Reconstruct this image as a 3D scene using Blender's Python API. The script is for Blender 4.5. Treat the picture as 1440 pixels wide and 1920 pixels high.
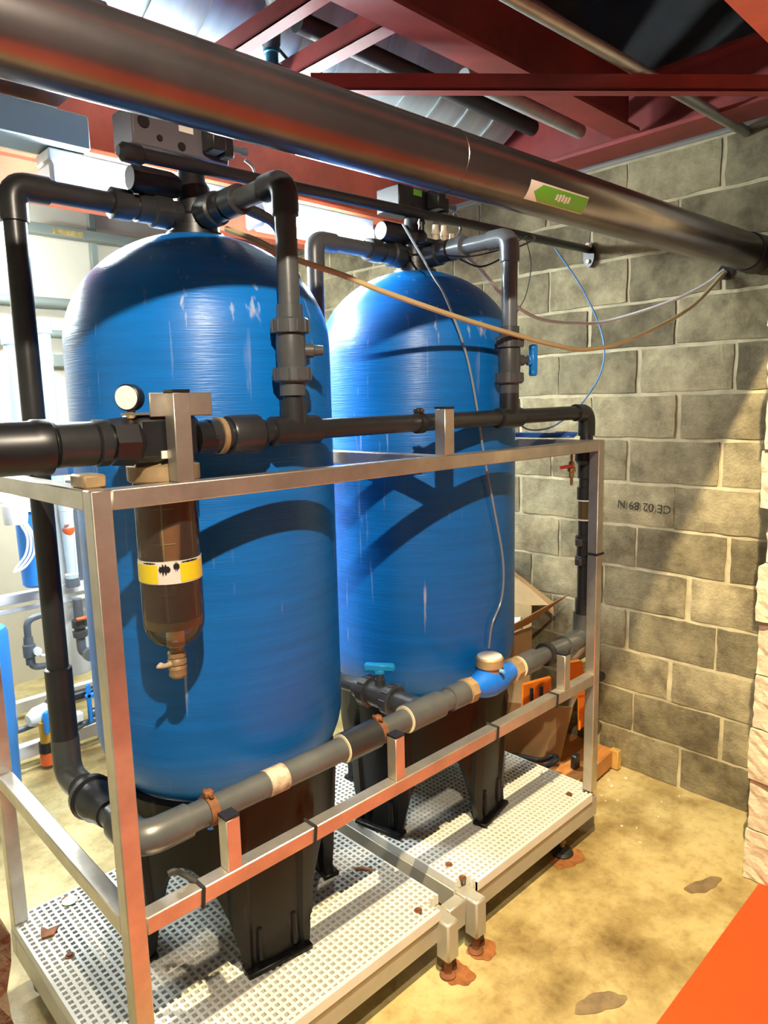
import bpy, bmesh, math, random
from mathutils import Vector, Matrix
random.seed(7)
PI = math.pi
SC = bpy.context.scene
COL = SC.collection
for o in list(bpy.data.objects): bpy.data.objects.remove(o, do_unlink=True)

# ------------------------------------------------------------------ camera
def make_camera():
    yaw, pitch, roll, f = 0.7666126, -0.15087101, 0.0236258, 1322.10425
    cy, sy, cp, sp = math.cos(yaw), math.sin(yaw), math.cos(pitch), math.sin(pitch)
    fwd = Vector((sy*cp, cy*cp, sp)); right = Vector((cy, -sy, 0)); down = fwd.cross(right)
    r2 = math.cos(roll)*right + math.sin(roll)*down
    d2 = -math.sin(roll)*right + math.cos(roll)*down
    cam = bpy.data.cameras.new('camera'); ob = bpy.data.objects.new('camera', cam); COL.objects.link(ob)
    m = Matrix((r2, -d2, -fwd)).transposed().to_4x4(); m.translation = Vector((0, 0, 1.75))
    ob.matrix_world = m
    cam.sensor_fit = 'VERTICAL'; cam.sensor_height = 24.0; cam.lens = f/1920*24.0
    cam.clip_start = 0.02; cam.clip_end = 60
    SC.camera = ob
make_camera()

# ------------------------------------------------------------------ world, exposure
w = bpy.data.worlds.new('world'); SC.world = w; w.use_nodes = True
w.node_tree.nodes['Background'].inputs[0].default_value = (0.75, 0.8, 0.85, 1)
w.node_tree.nodes['Background'].inputs[1].default_value = 0.015
SC.view_settings.view_transform = 'Standard'; SC.view_settings.look = 'None'
SC.view_settings.gamma = 1; SC.view_settings.use_curve_mapping = False
SC.view_settings.exposure = 0.3
# lamp strengths (the lamps themselves are built further down)
P_NEAR = 165      # corridor lamp above the photographer
P_SIDE = 1150     # corridor lamp close to the opening
C_NEAR = (1.0, 0.86, 0.66)
C_SIDE = (1.0, 0.80, 0.47)
E_TUBE = 190      # fluorescent tubes (emission strength)
C_TUBE = (0.86, 0.97, 1.0)

# ------------------------------------------------------------------ materials
MATS = {}
def mat(name, col, rough=.5, metal=0., var=0., vscale=6., col2=None, bump=0., bscale=40., spec=.5, coat=0., objrand=0., mapscale=(1,1,1), emit=None, estr=0.):
    if name in MATS: return MATS[name]
    m = bpy.data.materials.new(name); m.use_nodes = True; nt = m.node_tree; N = nt.nodes; L = nt.links
    b = N['Principled BSDF']
    b.inputs['Base Color'].default_value = (*col, 1); b.inputs['Roughness'].default_value = rough
    b.inputs['Metallic'].default_value = metal; b.inputs['Specular IOR Level'].default_value = spec
    b.inputs['Coat Weight'].default_value = coat; b.inputs['Coat Roughness'].default_value = .12
    tc = N.new('ShaderNodeTexCoord'); mp = N.new('ShaderNodeMapping'); mp.inputs['Scale'].default_value = mapscale
    L.new(tc.outputs['Object'], mp.inputs[0])
    out = None
    if var > 0 or col2:
        n = N.new('ShaderNodeTexNoise'); n.inputs['Scale'].default_value = vscale; n.inputs['Detail'].default_value = 6
        n.inputs['Roughness'].default_value = .62
        L.new(mp.outputs[0], n.inputs['Vector'])
        r = N.new('ShaderNodeValToRGB'); r.color_ramp.elements[0].position = .32; r.color_ramp.elements[1].position = .68
        c2 = col2 if col2 else tuple(min(1, c*(1+var)) for c in col); c1 = col if col2 else tuple(c*(1-var) for c in col)
        r.color_ramp.elements[0].color = (*c1, 1); r.color_ramp.elements[1].color = (*c2, 1)
        L.new(n.outputs['Fac'], r.inputs[0]); out = r.outputs[0]
    if objrand > 0:
        oi = N.new('ShaderNodeObjectInfo'); hs = N.new('ShaderNodeHueSaturation')
        mr = N.new('ShaderNodeMapRange'); mr.inputs[3].default_value = 1-objrand; mr.inputs[4].default_value = 1+objrand
        L.new(oi.outputs['Random'], mr.inputs[0]); L.new(mr.outputs[0], hs.inputs['Value'])
        if out: L.new(out, hs.inputs['Color'])
        else: hs.inputs['Color'].default_value = (*col, 1)
        out = hs.outputs[0]
    if out: L.new(out, b.inputs['Base Color'])
    if bump > 0:
        n2 = N.new('ShaderNodeTexNoise'); n2.inputs['Scale'].default_value = bscale; n2.inputs['Detail'].default_value = 5
        L.new(mp.outputs[0], n2.inputs['Vector'])
        bp = N.new('ShaderNodeBump'); bp.inputs['Strength'].default_value = bump; bp.inputs['Distance'].default_value = .004
        L.new(n2.outputs['Fac'], bp.inputs['Height']); L.new(bp.outputs[0], b.inputs['Normal'])
    if emit:
        b.inputs['Emission Color'].default_value = (*emit, 1); b.inputs['Emission Strength'].default_value = estr
    MATS[name] = m
    return m

def streak(name, base, streakcol, lo, hi, mapscale, rough=.35, vmix=.9, horiz=True, coat=0.):
    """coloured surface with fine wound-fibre relief and pale vertical scrapes"""
    m = bpy.data.materials.new(name); m.use_nodes = True; nt = m.node_tree; N = nt.nodes; L = nt.links
    b = N['Principled BSDF']; b.inputs['Roughness'].default_value = rough; b.inputs['Coat Weight'].default_value = coat
    b.inputs['Coat Roughness'].default_value = .15
    tc = N.new('ShaderNodeTexCoord')
    def noise(scale, mscale, detail=5):
        mp = N.new('ShaderNodeMapping'); mp.inputs['Scale'].default_value = mscale; L.new(tc.outputs['Object'], mp.inputs[0])
        n = N.new('ShaderNodeTexNoise'); n.inputs['Scale'].default_value = scale; n.inputs['Detail'].default_value = detail
        L.new(mp.outputs[0], n.inputs['Vector']); return n.outputs['Fac']
    def ramp(src, a, bb, c1=(0,0,0,1), c2=(1,1,1,1)):
        r = N.new('ShaderNodeValToRGB'); r.color_ramp.elements[0].position = a; r.color_ramp.elements[1].position = bb
        r.color_ramp.elements[0].color = c1; r.color_ramp.elements[1].color = c2; L.new(src, r.inputs[0]); return r.outputs[0]
    basec = ramp(noise(3, (1, 1, 14)), .3, .75, (*[c*.86 for c in base], 1), (*[min(1, c*1.12) for c in base], 1))
    sc = ramp(noise(9, mapscale, 8), lo, hi)
    mask = ramp(noise(2.6, (1, 1, .8), 3), .46, .60)
    mu = N.new('ShaderNodeMath'); mu.operation = 'MULTIPLY'; L.new(sc, mu.inputs[0]); L.new(mask, mu.inputs[1])
    mu2 = N.new('ShaderNodeMath'); mu2.operation = 'MULTIPLY'; mu2.inputs[1].default_value = vmix; L.new(mu.outputs[0], mu2.inputs[0])
    mx = N.new('ShaderNodeMixRGB'); L.new(mu2.outputs[0], mx.inputs[0]); L.new(basec, mx.inputs[1]); mx.inputs[2].default_value = (*streakcol, 1)
    L.new(mx.outputs[0], b.inputs['Base Color'])
    if horiz:
        h1 = noise(10, (1, 1, 34), 4)
        bp = N.new('ShaderNodeBump'); bp.inputs['Strength'].default_value = .33; bp.inputs['Distance'].default_value = .0035
        L.new(h1, bp.inputs['Height']); L.new(bp.outputs[0], b.inputs['Normal'])
    MATS[name] = m
    return m

M_BLUE = streak('blue_fibreglass', (0.003, 0.165, 0.58), (0.55, 0.60, 0.68), .632, .72, (5, 5, .35), rough=.34, coat=.0)
M_BASE = streak('black_moulded_plastic', (0.0045, 0.004, 0.0045), (0.12, 0.10, 0.095), .60, .80, (4, 4, .5), rough=.42, vmix=.6, horiz=False)
M_BASE.node_tree.nodes['Principled BSDF'].inputs['Specular IOR Level'].default_value = .3
M_STEEL = mat('brushed_stainless', (.60, .55, .48), .40, .88, var=.16, vscale=9, bump=.12, bscale=60)
M_SATIN = mat('galvanised_steel', (.42, .43, .40), .45, 1., var=.2, vscale=5)
M_PIPESS = mat('dull_steel_pipe', (.165, .150, .155), .27, .9, var=.25, vscale=3, bump=.05, bscale=30)
M_PVC = mat('grey_pvc', (.062, .066, .070), .34, var=.25, vscale=7, bump=.05, bscale=60)
M_PVCL = mat('light_grey_pvc', (.11, .125, .14), .3, var=.15, vscale=7)
M_PVCD = mat('charcoal_pvc', (.022, .023, .025), .34, var=.3, vscale=7, bump=.05, bscale=60)
M_BLACK = mat('black_plastic', (.010, .010, .012), .38, var=.3, vscale=9)
M_RUBBER = mat('black_rubber', (.012, .012, .012), .6)
M_BRASS = mat('brass', (.42, .26, .11), .38, .85, var=.25, vscale=14)
M_BRASSD = mat('dull_brass', (.36, .25, .13), .55, .4, var=.25, vscale=14)
M_HANDLE = mat('bright_blue_plastic', (.01, .22, .72), .35)
M_CYANH = mat('sky_blue_plastic', (.01, .36, .78), .35)
M_METER = mat('blue_enamel', (.008, .13, .58), .35, var=.15, vscale=10)
M_GRATE = mat('white_moulded_grating', (.58, .57, .51), .55, var=.14, vscale=5, col2=(.68, .67, .62))
M_PLATE = mat('painted_beam_grey', (.42, .40, .34), .42, .35, var=.12, vscale=5)
M_RUST = mat('rusty_steel', (.20, .075, .03), .75, .3, var=.4, vscale=20, bump=.3, bscale=60)
M_RED = mat('red_oxide_paint', (.20, .026, .022), .55, var=.35, vscale=4, bump=.15, bscale=30)
M_ORANGE = mat('orange_steel_lit_tone', (.60, .13, .065), .55, var=.25, vscale=4)  # orange-brown lintel steel; on the red beams, lamp light put into colour
M_DUCT = mat('silver_duct', (.40, .43, .41), .5, .6, var=.22, vscale=3, mapscale=(3, .6, .6))
M_DARKC = mat('dark_deck', (.035, .036, .038), .7, var=.5, vscale=3)
M_WHITE = mat('white_plastic', (.78, .79, .78), .4)
M_CREAM = mat('cream_plastic', (.62, .54, .38), .45)
M_HOSE = mat('beige_hose', (.56, .44, .23), .4)
M_BLUET = mat('pale_blue_tube', (.13, .32, .68), .35)
M_CLEART = mat('clear_tube', (.25, .31, .37), .25)
M_CARD = mat('cardboard', (.42, .25, .11), .8, var=.12, vscale=6)
M_CARDI = mat('cardboard_inside', (.50, .36, .18), .8, var=.12, vscale=6)
M_WOOD = mat('orange_plywood', (.46, .19, .05), .6, var=.25, vscale=5, mapscale=(1, 6, 1))
M_ORPL = mat('orange_plastic', (.90, .22, .01), .4)
M_YELL = mat('pale_yellow_plastic', (.62, .52, .16), .45)
M_REDH = mat('red_plastic', (.42, .02, .02), .4)
M_ORH = mat('vermilion_plastic', (.85, .14, .03), .4)
M_FILTB = mat('blue_housing', (.03, .24, .72), .35)
M_LBLUE = mat('pale_blue_pipe', (.42, .60, .72), .35)
M_GREYB = mat('grey_box', (.21, .24, .21), .55)
M_PANEL = mat('mauve_grey_metal', (.13, .115, .13), .5, .3)
M_AMBER = mat('brown_cartridge', (.23, .085, .03), .5, var=.15, vscale=12, bump=.2, bscale=90)
M_AMBERL = mat('tan_rim', (.42, .28, .11), .45)
M_INK = mat('dark_ink', (.035, .030, .024), .9)
M_GREEN = mat('green_vinyl', (.13, .42, .03), .4)
M_PAPER = mat('white_vinyl', (.78, .74, .66), .45)
M_YLAB = mat('yellow_vinyl', (.85, .66, .02), .4)
M_MORTAR = mat('mortar', (.42, .365, .23), .95, var=.25, vscale=9, bump=.6, bscale=60)
M_JAMB = mat('pale_broken_concrete', (.62, .57, .44), .95, var=.22, vscale=14, bump=.9, bscale=70)
M_CRACK = mat('gap_shade_and_print', (.012, .010, .009), .9)  # black print; also the shade of hole, crack and slots as colour
M_WALLW = mat('pale_render', (.60, .55, .42), .8, var=.06, vscale=2, bump=.1, bscale=20)
M_WALLC = mat('corridor_paint', (.30, .28, .25), .8)
M_REDFL = mat('red_floor_paint', (.70, .072, .008), .5, var=.06, vscale=3, bump=.05, bscale=30)
M_TUBE = mat('fluorescent_tube', (1, 1, 1), .5, emit=C_TUBE, estr=E_TUBE)
M_TUBE2 = mat('dimmer_fluorescent_tube', (1, 1, 1), .5, emit=C_TUBE, estr=E_TUBE*.65)  # weaker copy of the tube emission, so the block wall gets less light
M_GLOBE = mat('lit_globe', (1, 1, 1), .5, emit=(1, .86, .62), estr=6)

def clear_plastic():
    m = bpy.data.materials.new('clear_plastic'); m.use_nodes = True; nt = m.node_tree; N = nt.nodes; L = nt.links
    N.remove(N['Principled BSDF'])
    tr = N.new('ShaderNodeBsdfTransparent'); tr.inputs[0].default_value = (.90, .90, .82, 1)
    gl = N.new('ShaderNodeBsdfGlossy'); gl.inputs['Roughness'].default_value = .08
    fr = N.new('ShaderNodeFresnel'); fr.inputs[0].default_value = 1.42
    mx = N.new('ShaderNodeMixShader'); L.new(fr.outputs[0], mx.inputs[0]); L.new(tr.outputs[0], mx.inputs[1]); L.new(gl.outputs[0], mx.inputs[2])
    df = N.new('ShaderNodeBsdfDiffuse'); df.inputs[0].default_value = (.80, .80, .68, 1)
    m2 = N.new('ShaderNodeMixShader'); m2.inputs[0].default_value = .03; L.new(mx.outputs[0], m2.inputs[1]); L.new(df.outputs[0], m2.inputs[2])
    L.new(m2.outputs[0], N['Material Output'].inputs[0]); return m
M_CLEAR = clear_plastic()

def block_mat():
    m = bpy.data.materials.new('concrete_block'); m.use_nodes = True; nt = m.node_tree; N = nt.nodes; L = nt.links
    b = N['Principled BSDF']; b.inputs['Roughness'].default_value = .95; b.inputs['Specular IOR Level'].default_value = .2
    tc = N.new('ShaderNodeTexCoord'); geo = N.new('ShaderNodeNewGeometry')
    def noise(scale, det=6, rough=.6):
        n = N.new('ShaderNodeTexNoise'); n.inputs['Scale'].default_value = scale; n.inputs['Detail'].default_value = det; n.inputs['Roughness'].default_value = rough
        L.new(geo.outputs['Position'], n.inputs['Vector']); return n.outputs['Fac']
    r = N.new('ShaderNodeValToRGB'); r.color_ramp.elements[0].position = .36; r.color_ramp.elements[1].position = .66
    r.color_ramp.elements[0].color = (.15, .125, .075, 1); r.color_ramp.elements[1].color = (.39, .335, .20, 1)
    L.new(noise(5.5, 8, .7), r.inputs[0])
    oi = N.new('ShaderNodeObjectInfo'); mr = N.new('ShaderNodeMapRange'); mr.inputs[3].default_value = .62; mr.inputs[4].default_value = 1.2
    L.new(oi.outputs['Random'], mr.inputs[0])
    hs = N.new('ShaderNodeHueSaturation'); L.new(mr.outputs[0], hs.inputs['Value']); L.new(r.outputs[0], hs.inputs['Color'])
    L.new(hs.outputs[0], b.inputs['Base Color'])
    bp = N.new('ShaderNodeBump'); bp.inputs['Strength'].default_value = .9; bp.inputs['Distance'].default_value = .006
    L.new(noise(95, 4, .7), bp.inputs['Height']); L.new(bp.outputs[0], b.inputs['Normal'])
    return m
M_BLOCK = block_mat()

def floor_mat():
    m = bpy.data.materials.new('stained_concrete_floor'); m.use_nodes = True; nt = m.node_tree; N = nt.nodes; L = nt.links
    b = N['Principled BSDF']; b.inputs['Roughness'].default_value = .5; b.inputs['Specular IOR Level'].default_value = .35
    geo = N.new('ShaderNodeNewGeometry')
    def noise(scale, det=6, rough=.6, off=0):
        mp = N.new('ShaderNodeMapping'); mp.inputs['Location'].default_value = (off, off*.7, 0); L.new(geo.outputs['Position'], mp.inputs[0])
        n = N.new('ShaderNodeTexNoise'); n.inputs['Scale'].default_value = scale; n.inputs['Detail'].default_value = det; n.inputs['Roughness'].default_value = rough
        L.new(mp.outputs[0], n.inputs['Vector']); return n.outputs['Fac']
    def ramp(src, *els):
        r = N.new('ShaderNodeValToRGB')
        while len(r.color_ramp.elements) < len(els): r.color_ramp.elements.new(.5)
        for e, (p, c) in zip(r.color_ramp.elements, els): e.position = p; e.color = (*c, 1)
        L.new(src, r.inputs[0]); return r.outputs[0]
    c = ramp(noise(2.4, 8, .62, 3.1), (.32, (.15, .095, .032)), (.44, (.33, .245, .10)), (.57, (.51, .41, .19)), (.74, (.60, .51, .28)))
    d = ramp(noise(22, 5, .7), (.34, (.66, .62, .57)), (.52, (1, 1, 1)))
    mx = N.new('ShaderNodeMixRGB'); mx.blend_type = 'MULTIPLY'; mx.inputs[0].default_value = .6; L.new(c, mx.inputs[1]); L.new(d, mx.inputs[2])
    L.new(mx.outputs[0], b.inputs['Base Color'])
    rr = ramp(noise(4, 4, .6, 9), (.35, (.30, .30, .30)), (.7, (.62, .62, .62))); L.new(rr, b.inputs['Roughness'])
    bp = N.new('ShaderNodeBump'); bp.inputs['Strength'].default_value = .25; bp.inputs['Distance'].default_value = .004
    L.new(noise(40, 5, .7), bp.inputs['Height']); L.new(bp.outputs[0], b.inputs['Normal'])
    return m
M_FLOOR = floor_mat()
M_STAIN = mat('dark_damp_stain', (.20, .14, .075), .5, var=.3, vscale=20)
M_STAINR = mat('rust_stain', (.27, .10, .03), .6, var=.35, vscale=26, bump=.2, bscale=60)

# ------------------------------------------------------------------ mesh builder
class MB:
    def __init__(s): s.v = []; s.f = []
    def add(s, vs, fs):
        k = len(s.v); s.v += [tuple(p) for p in vs]; s.f += [tuple(i+k for i in f) for f in fs]; return s
    def box(s, x0, x1, y0, y1, z0, z1, bev=0., M=None):
        if bev <= 0:
            vs = [(x, y, z) for z in (z0, z1) for y in (y0, y1) for x in (x0, x1)]
            fs = [(0,2,3,1), (4,5,7,6), (0,1,5,4), (2,6,7,3), (0,4,6,2), (1,3,7,5)]
        else:
            bm = bmesh.new(); bmesh.ops.create_cube(bm, size=1)
            for q in bm.verts: q.co = Vector((x0+(q.co.x+.5)*(x1-x0), y0+(q.co.y+.5)*(y1-y0), z0+(q.co.z+.5)*(z1-z0)))
            bmesh.ops.bevel(bm, geom=bm.edges[:], offset=bev, segments=1, affect='EDGES')
            bm.verts.index_update(); vs = [q.co.copy() for q in bm.verts]; fs = [[q.index for q in f.verts] for f in bm.faces]; bm.free()
        if M: vs = [M @ Vector(p) for p in vs]
        return s.add(vs, fs)
    def tube(s, pts, r, n=14, cap=True, closed=False):
        """swept round tube; r a number or one per point"""
        P = [Vector(p) for p in pts]; k = len(P)
        R = r if isinstance(r, (list, tuple)) else [r]*k
        T = []
        for i in range(k):
            if closed: t = P[(i+1) % k]-P[i-1]
            else: t = (P[min(i+1, k-1)]-P[max(i-1, 0)])
            T.append(t.normalized() if t.length > 1e-9 else (T[-1] if T else Vector((0,0,1))))
        u = T[0].orthogonal().normalized(); vs = []; fs = []
        for i in range(k):
            u = (u-T[i]*u.dot(T[i])); u = u.normalized() if u.length > 1e-6 else T[i].orthogonal().normalized()
            w_ = T[i].cross(u)
            for j in range(n):
                a = 2*PI*j/n; vs.append(P[i]+(u*math.cos(a)+w_*math.sin(a))*R[i])
        m = k if closed else k-1
        for i in range(m):
            for j in range(n):
                a, b = i*n+j, i*n+(j+1) % n; c, d = ((i+1) % k)*n+(j+1) % n, ((i+1) % k)*n+j
                fs.append((a, b, c, d))
        if cap and not closed:
            fs.append(tuple(range(n-1, -1, -1))); fs.append(tuple((k-1)*n+j for j in range(n)))
        return s.add(vs, fs)
    def cyl(s, a, b, r, n=20, r2=None): return s.tube([a, b], [r, r if r2 is None else r2], n)
    def stack(s, origin, axis, prof, n=24):
        """surface of revolution: prof = [(distance along axis, radius), ...]"""
        o, ax = Vector(origin), Vector(axis).normalized(); u = ax.orthogonal().normalized(); w_ = ax.cross(u); vs = []; fs = []
        for d, r in prof:
            for j in range(n):
                a = 2*PI*j/n; vs.append(o+ax*d+(u*math.cos(a)+w_*math.sin(a))*max(r, 1e-4))
        k = len(prof)
        for i in range(k-1):
            for j in range(n): fs.append((i*n+j, i*n+(j+1) % n, (i+1)*n+(j+1) % n, (i+1)*n+j))
        fs.append(tuple(range(n-1, -1, -1))); fs.append(tuple((k-1)*n+j for j in range(n)))
        return s.add(vs, fs)
    def prism(s, poly, axis, a, b):
        """extrude a 2-D polygon: axis 'x','y','z'"""
        def P(p, t): return {'x': (t, p[0], p[1]), 'y': (p[0], t, p[1]), 'z': (p[0], p[1], t)}[axis]
        n = len(poly); vs = [P(p, a) for p in poly]+[P(p, b) for p in poly]
        fs = [tuple(range(n)), tuple(range(2*n-1, n-1, -1))]+[(i, (i+1) % n, n+(i+1) % n, n+i) for i in range(n)]
        return s.add(vs, fs)
    def build(s, name, m, parent=None, smooth=True):
        return link(name, s.v, s.f, m, parent, smooth)

OFF = {}
def link(name, vs, fs, m, parent=None, smooth=True):
    if parent is not None: off = OFF[parent.name]
    else:
        xs, ys, zs = zip(*vs); off = Vector(((min(xs)+max(xs))/2, (min(ys)+max(ys))/2, min(zs)))
    me = bpy.data.meshes.new(name); me.from_pydata([Vector(p)-off for p in vs], [], fs)
    bm = bmesh.new(); bm.from_mesh(me); bmesh.ops.recalc_face_normals(bm, faces=bm.faces[:]); bm.to_mesh(me); bm.free()
    if smooth:
        me.polygons.foreach_set('use_smooth', [True]*len(me.polygons)); me.set_sharp_from_angle(angle=.62)
    me.materials.append(m)
    o = bpy.data.objects.new(name, me); COL.objects.link(o)
    if parent is not None: o.parent = parent
    else: o.location = off
    OFF[o.name] = off
    return o
def thing(name, loc, label, cat, group=None):
    o = bpy.data.objects.new(name, None); COL.objects.link(o); o.location = loc; o.empty_display_size = .05
    OFF[o.name] = Vector(loc); return tag(o, label, cat, group)
def tag(o, label, cat, group=None):
    o['label'] = label; o['category'] = cat
    if group: o['group'] = group
    return o
def struct(o, label=None, cat=None):
    o['kind'] = 'structure'
    if label: o['label'] = label
    if cat: o['category'] = cat
    return o
def fillet(pts, rad, n=7):
    """polyline with rounded corners"""
    P = [Vector(p) for p in pts]; out = [P[0]]
    for i in range(1, len(P)-1):
        a, b, c = P[i-1], P[i], P[i+1]; d1 = (a-b); d2 = (c-b); rr = min(rad, d1.length*.49, d2.length*.49)
        p0 = b+d1.normalized()*rr; p2 = b+d2.normalized()*rr
        for k in range(n+1):
            t = k/n; out.append(p0*(1-t)**2+b*2*t*(1-t)+p2*t*t)
    out.append(P[-1]); return out
def spline(pts, n=8):
    P = [Vector(p) for p in pts]; P = [P[0]*2-P[1]]+P+[P[-1]*2-P[-2]]; out = []
    for i in range(1, len(P)-2):
        a, b, c, d = P[i-1:i+3]
        for k in range(n):
            t = k/n; out.append(.5*((2*b)+(c-a)*t+(2*a-5*b+4*c-d)*t*t+(3*b-a-3*c+d)*t**3))
    out.append(P[-2]); return out

# ------------------------------------------------------------------ setting
XW, YB, ZC = 2.994, 4.85, 3.45
struct(MB().box(-2.2, 3.2, .752, 5.0, -.1, 0).build('floor', M_FLOOR), 'yellow-brown stained concrete floor of the machine room', 'floor')
struct(MB().box(-2.2, 4.4, -1.5, .75, -.1, .004).build('floor_corridor', M_REDFL), 'bright orange-red painted floor at the bottom right', 'floor')
struct(MB().box(-2.2, 3.2, .6, 5.0, ZC, ZC+.1).build('ceiling', M_DARKC), 'dark ceiling above the red steel beams', 'ceiling')
struct(MB().box(-2.2, 4.4, -1.5, .6, 4.15, 4.25).build('ceiling_corridor', M_WALLC), 'corridor ceiling behind the viewpoint', 'ceiling')
struct(MB().box(-2.2, 3.2, YB, YB+.15, 0, ZC).build('wall_back', M_WALLW), 'brightly lit pale wall behind the blue tanks', 'wall')
struct(MB().box(-2.3, -2.2, -1.5, 5.0, 0, ZC).build('wall_left', M_WALLW), 'pale wall of the machine room beyond the left edge', 'wall')
struct(MB().box(-2.2, 4.4, -1.6, -1.5, 0, 4.25).build('wall_corridor', M_WALLC), 'corridor wall behind the viewpoint', 'wall')
struct(MB().box(4.4, 4.5, -1.6, .8, 0, 4.25).build('wall_corridor_end', M_WALLC), 'corridor end wall out of view', 'wall')

wr = struct(MB().box(XW+.0092, XW+.2, .62, 5.0, 0, 2.757).build('wall_right', M_MORTAR), 'rough grey-tan concrete block wall with pale mortar joints', 'wall')
struct(MB().box(XW+.03, XW+.2, .62, 5.0, 2.757, ZC).build('wall_right_upper', M_DARKC), 'dark wall strip above the block wall', 'wall')
struct(MB().box(XW-.006, XW+.1, .80, 4.85, 2.757, 2.815).build('trim_1', mat('grey_render', (.40, .40, .37), .9)), 'pale grey render strip capping the block wall', 'trim')
CH = .1965
def block_mesh(L, H, D, seed, jit=.0022):
    """front face faces -x, centred on y and z; slightly uneven"""
    rnd = random.Random(seed); ny, nz = 9, 4; vs = []; fs = []
    for k in range(nz+1):
        for j in range(ny+1):
            e = (j in (0, ny)) or (k in (0, nz))
            vs.append(((.004 if e else 0)+rnd.uniform(-jit, jit), (j/ny-.5)*L+(rnd.uniform(-.003, .003)), (k/nz-.5)*H+rnd.uniform(-.003, .003)))
    for k in range(nz):
        for j in range(ny):
            a = k*(ny+1)+j; fs.append((a, a+ny+1, a+ny+2, a+1))
    b = len(vs)
    ring = [j for j in range(ny+1)]+[k*(ny+1)+ny for k in range(1, nz+1)]+[nz*(ny+1)+j for j in range(ny-1, -1, -1)]+[k*(ny+1) for k in range(nz-1, 0, -1)]
    for i in ring: vs.append((D, vs[i][1], vs[i][2]))
    n = len(ring)
    for i in range(n): fs.append((ring[i], ring[(i+1) % n], b+(i+1) % n, b+i))
    me = bpy.data.meshes.new('concrete_block'); me.from_pydata(vs, [], fs)
    bm = bmesh.new(); bm.from_mesh(me); bmesh.ops.recalc_face_normals(bm, faces=bm.faces[:]); bm.to_mesh(me); bm.free()
    me.materials.append(M_BLOCK); return me
BM = [block_mesh(.384, .180, .05, s, .0016) for s in range(6)]
joint = {0:1.237, 1:1.058, 2:1.29, 3:1.10, 4:1.225, 5:1.068, 6:1.30, 7:1.12, 8:1.30, 9:1.082, 10:1.327, 11:1.14, 12:1.33, 13:1.16, 14:1.33, 15:1.1, 16:1.3}
PIT = .40
for c in range(14):
    y = joint[c]-PIT+PIT/2
    while y-PIT/2 > .66: y -= PIT
    while y < 5.0:
        o = bpy.data.objects.new('concrete_block', random.choice(BM)); COL.objects.link(o); o.parent = wr
        off = OFF[wr.name]
        o.location = Vector((XW+random.uniform(-.002, .002), y+random.uniform(-.006, .006), CH*(c+.5)+.002))-off
        o.rotation_euler = (random.uniform(-.006, .006), random.uniform(-.006, .006), 0)
        y += PIT
def text_mesh(name, body, size, m, parent, M, ext=.0006):
    cu = bpy.data.curves.new(name, 'FONT'); cu.body = body; cu.size = size; cu.extrude = ext; cu.align_x = 'CENTER'; cu.align_y = 'CENTER'
    t = bpy.data.objects.new('tmp_text', cu); COL.objects.link(t)
    bpy.context.view_layer.update()
    me = bpy.data.meshes.new_from_object(t.evaluated_get(bpy.context.evaluated_depsgraph_get()))
    bpy.data.objects.remove(t, do_unlink=True)
    vs = [M @ v.co for v in me.vertices]; fs = [tuple(p.vertices) for p in me.polygons]
    return link(name, vs, fs, m, parent, smooth=False)
# stamp on one block, upside down as laid: text runs towards +y
def frame_m(o, ex, ey):
    ex, ey = Vector(ex).normalized(), Vector(ey).normalized(); ez = ex.cross(ey)
    m = Matrix((ex, ey, ez)).transposed().to_4x4(); m.translation = Vector(o); return m
tx = text_mesh('stamped_lettering', 'CE 02 89 N', .052, M_INK, wr, frame_m((XW-.0055, 1.435, 1.275), (0, 1, .03), (0, .03, -1)))
tx['label'] = 'faded dark stamp printed upside down on one block'
# pipe hole in the wall: flat disc, the hole's shade put into its black
hole = MB().stack((XW-.008, 1.128, 2.236), (1, 0, 0), [(0, .030), (.002, .030)], 20).build('pipe_hole', M_CRACK, wr)

# wall with the opening the photo was taken through
wf = struct(MB().box(-2.2, .09, .62, .78, 0, 4.25).box(2.62, XW, .62, .78, 0, 4.25).box(.15, 2.62, .62, .78, 2.93, 4.25).box(XW, 4.4, .62, .78, 0, 4.25).build('wall_front', M_WALLC), 'broken block wall around the opening', 'wall')
def rough_block(x0, x1, y0, y1, z0, z1, seed, jit):
    rnd = random.Random(seed); bm = bmesh.new(); bmesh.ops.create_cube(bm, size=1)
    for q in bm.verts: q.co = Vector((x0+(q.co.x+.5)*(x1-x0), y0+(q.co.y+.5)*(y1-y0), z0+(q.co.z+.5)*(z1-z0)))
    bmesh.ops.subdivide_edges(bm, edges=bm.edges[:], cuts=7, use_grid_fill=True)
    for q in bm.verts: q.co += Vector((rnd.uniform(-jit, jit), rnd.uniform(-jit, jit)*.6, rnd.uniform(-jit, jit)*.35))
    bm.verts.index_update(); vs = [q.co.copy() for q in bm.verts]; fs = [[q.index for q in f.verts] for f in bm.faces]; bm.free()
    return vs, fs
for c in range(14):
    z0 = c*CH; x0 = 2.568-.034*z0+random.uniform(-.012, .012)
    if c == 6: x0 += .065
    if c == 4: x0 += .02
    vs, fs = rough_block(x0, 2.72, .60, .802+random.uniform(-.006, .006), z0+.004, z0+CH-.002, 50+c, .0045)
    link('broken_block', vs, fs, M_JAMB, wf, smooth=False)
    vs, fs = rough_block(.03, .133+random.uniform(-.006, .006), .595, .795, z0+.004, z0+CH-.002, 90+c, .006)
    link('broken_block', vs, fs, M_JAMB, wf, smooth=False)
MB().tube(spline([(2.568, .70, .26), (2.560, .69, .21), (2.561, .66, .17), (2.562, .65, .10)]), [.016]*25, 8).build('crack', M_CRACK, wf)  # raised black strand, the gap's shade put into colour

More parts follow.
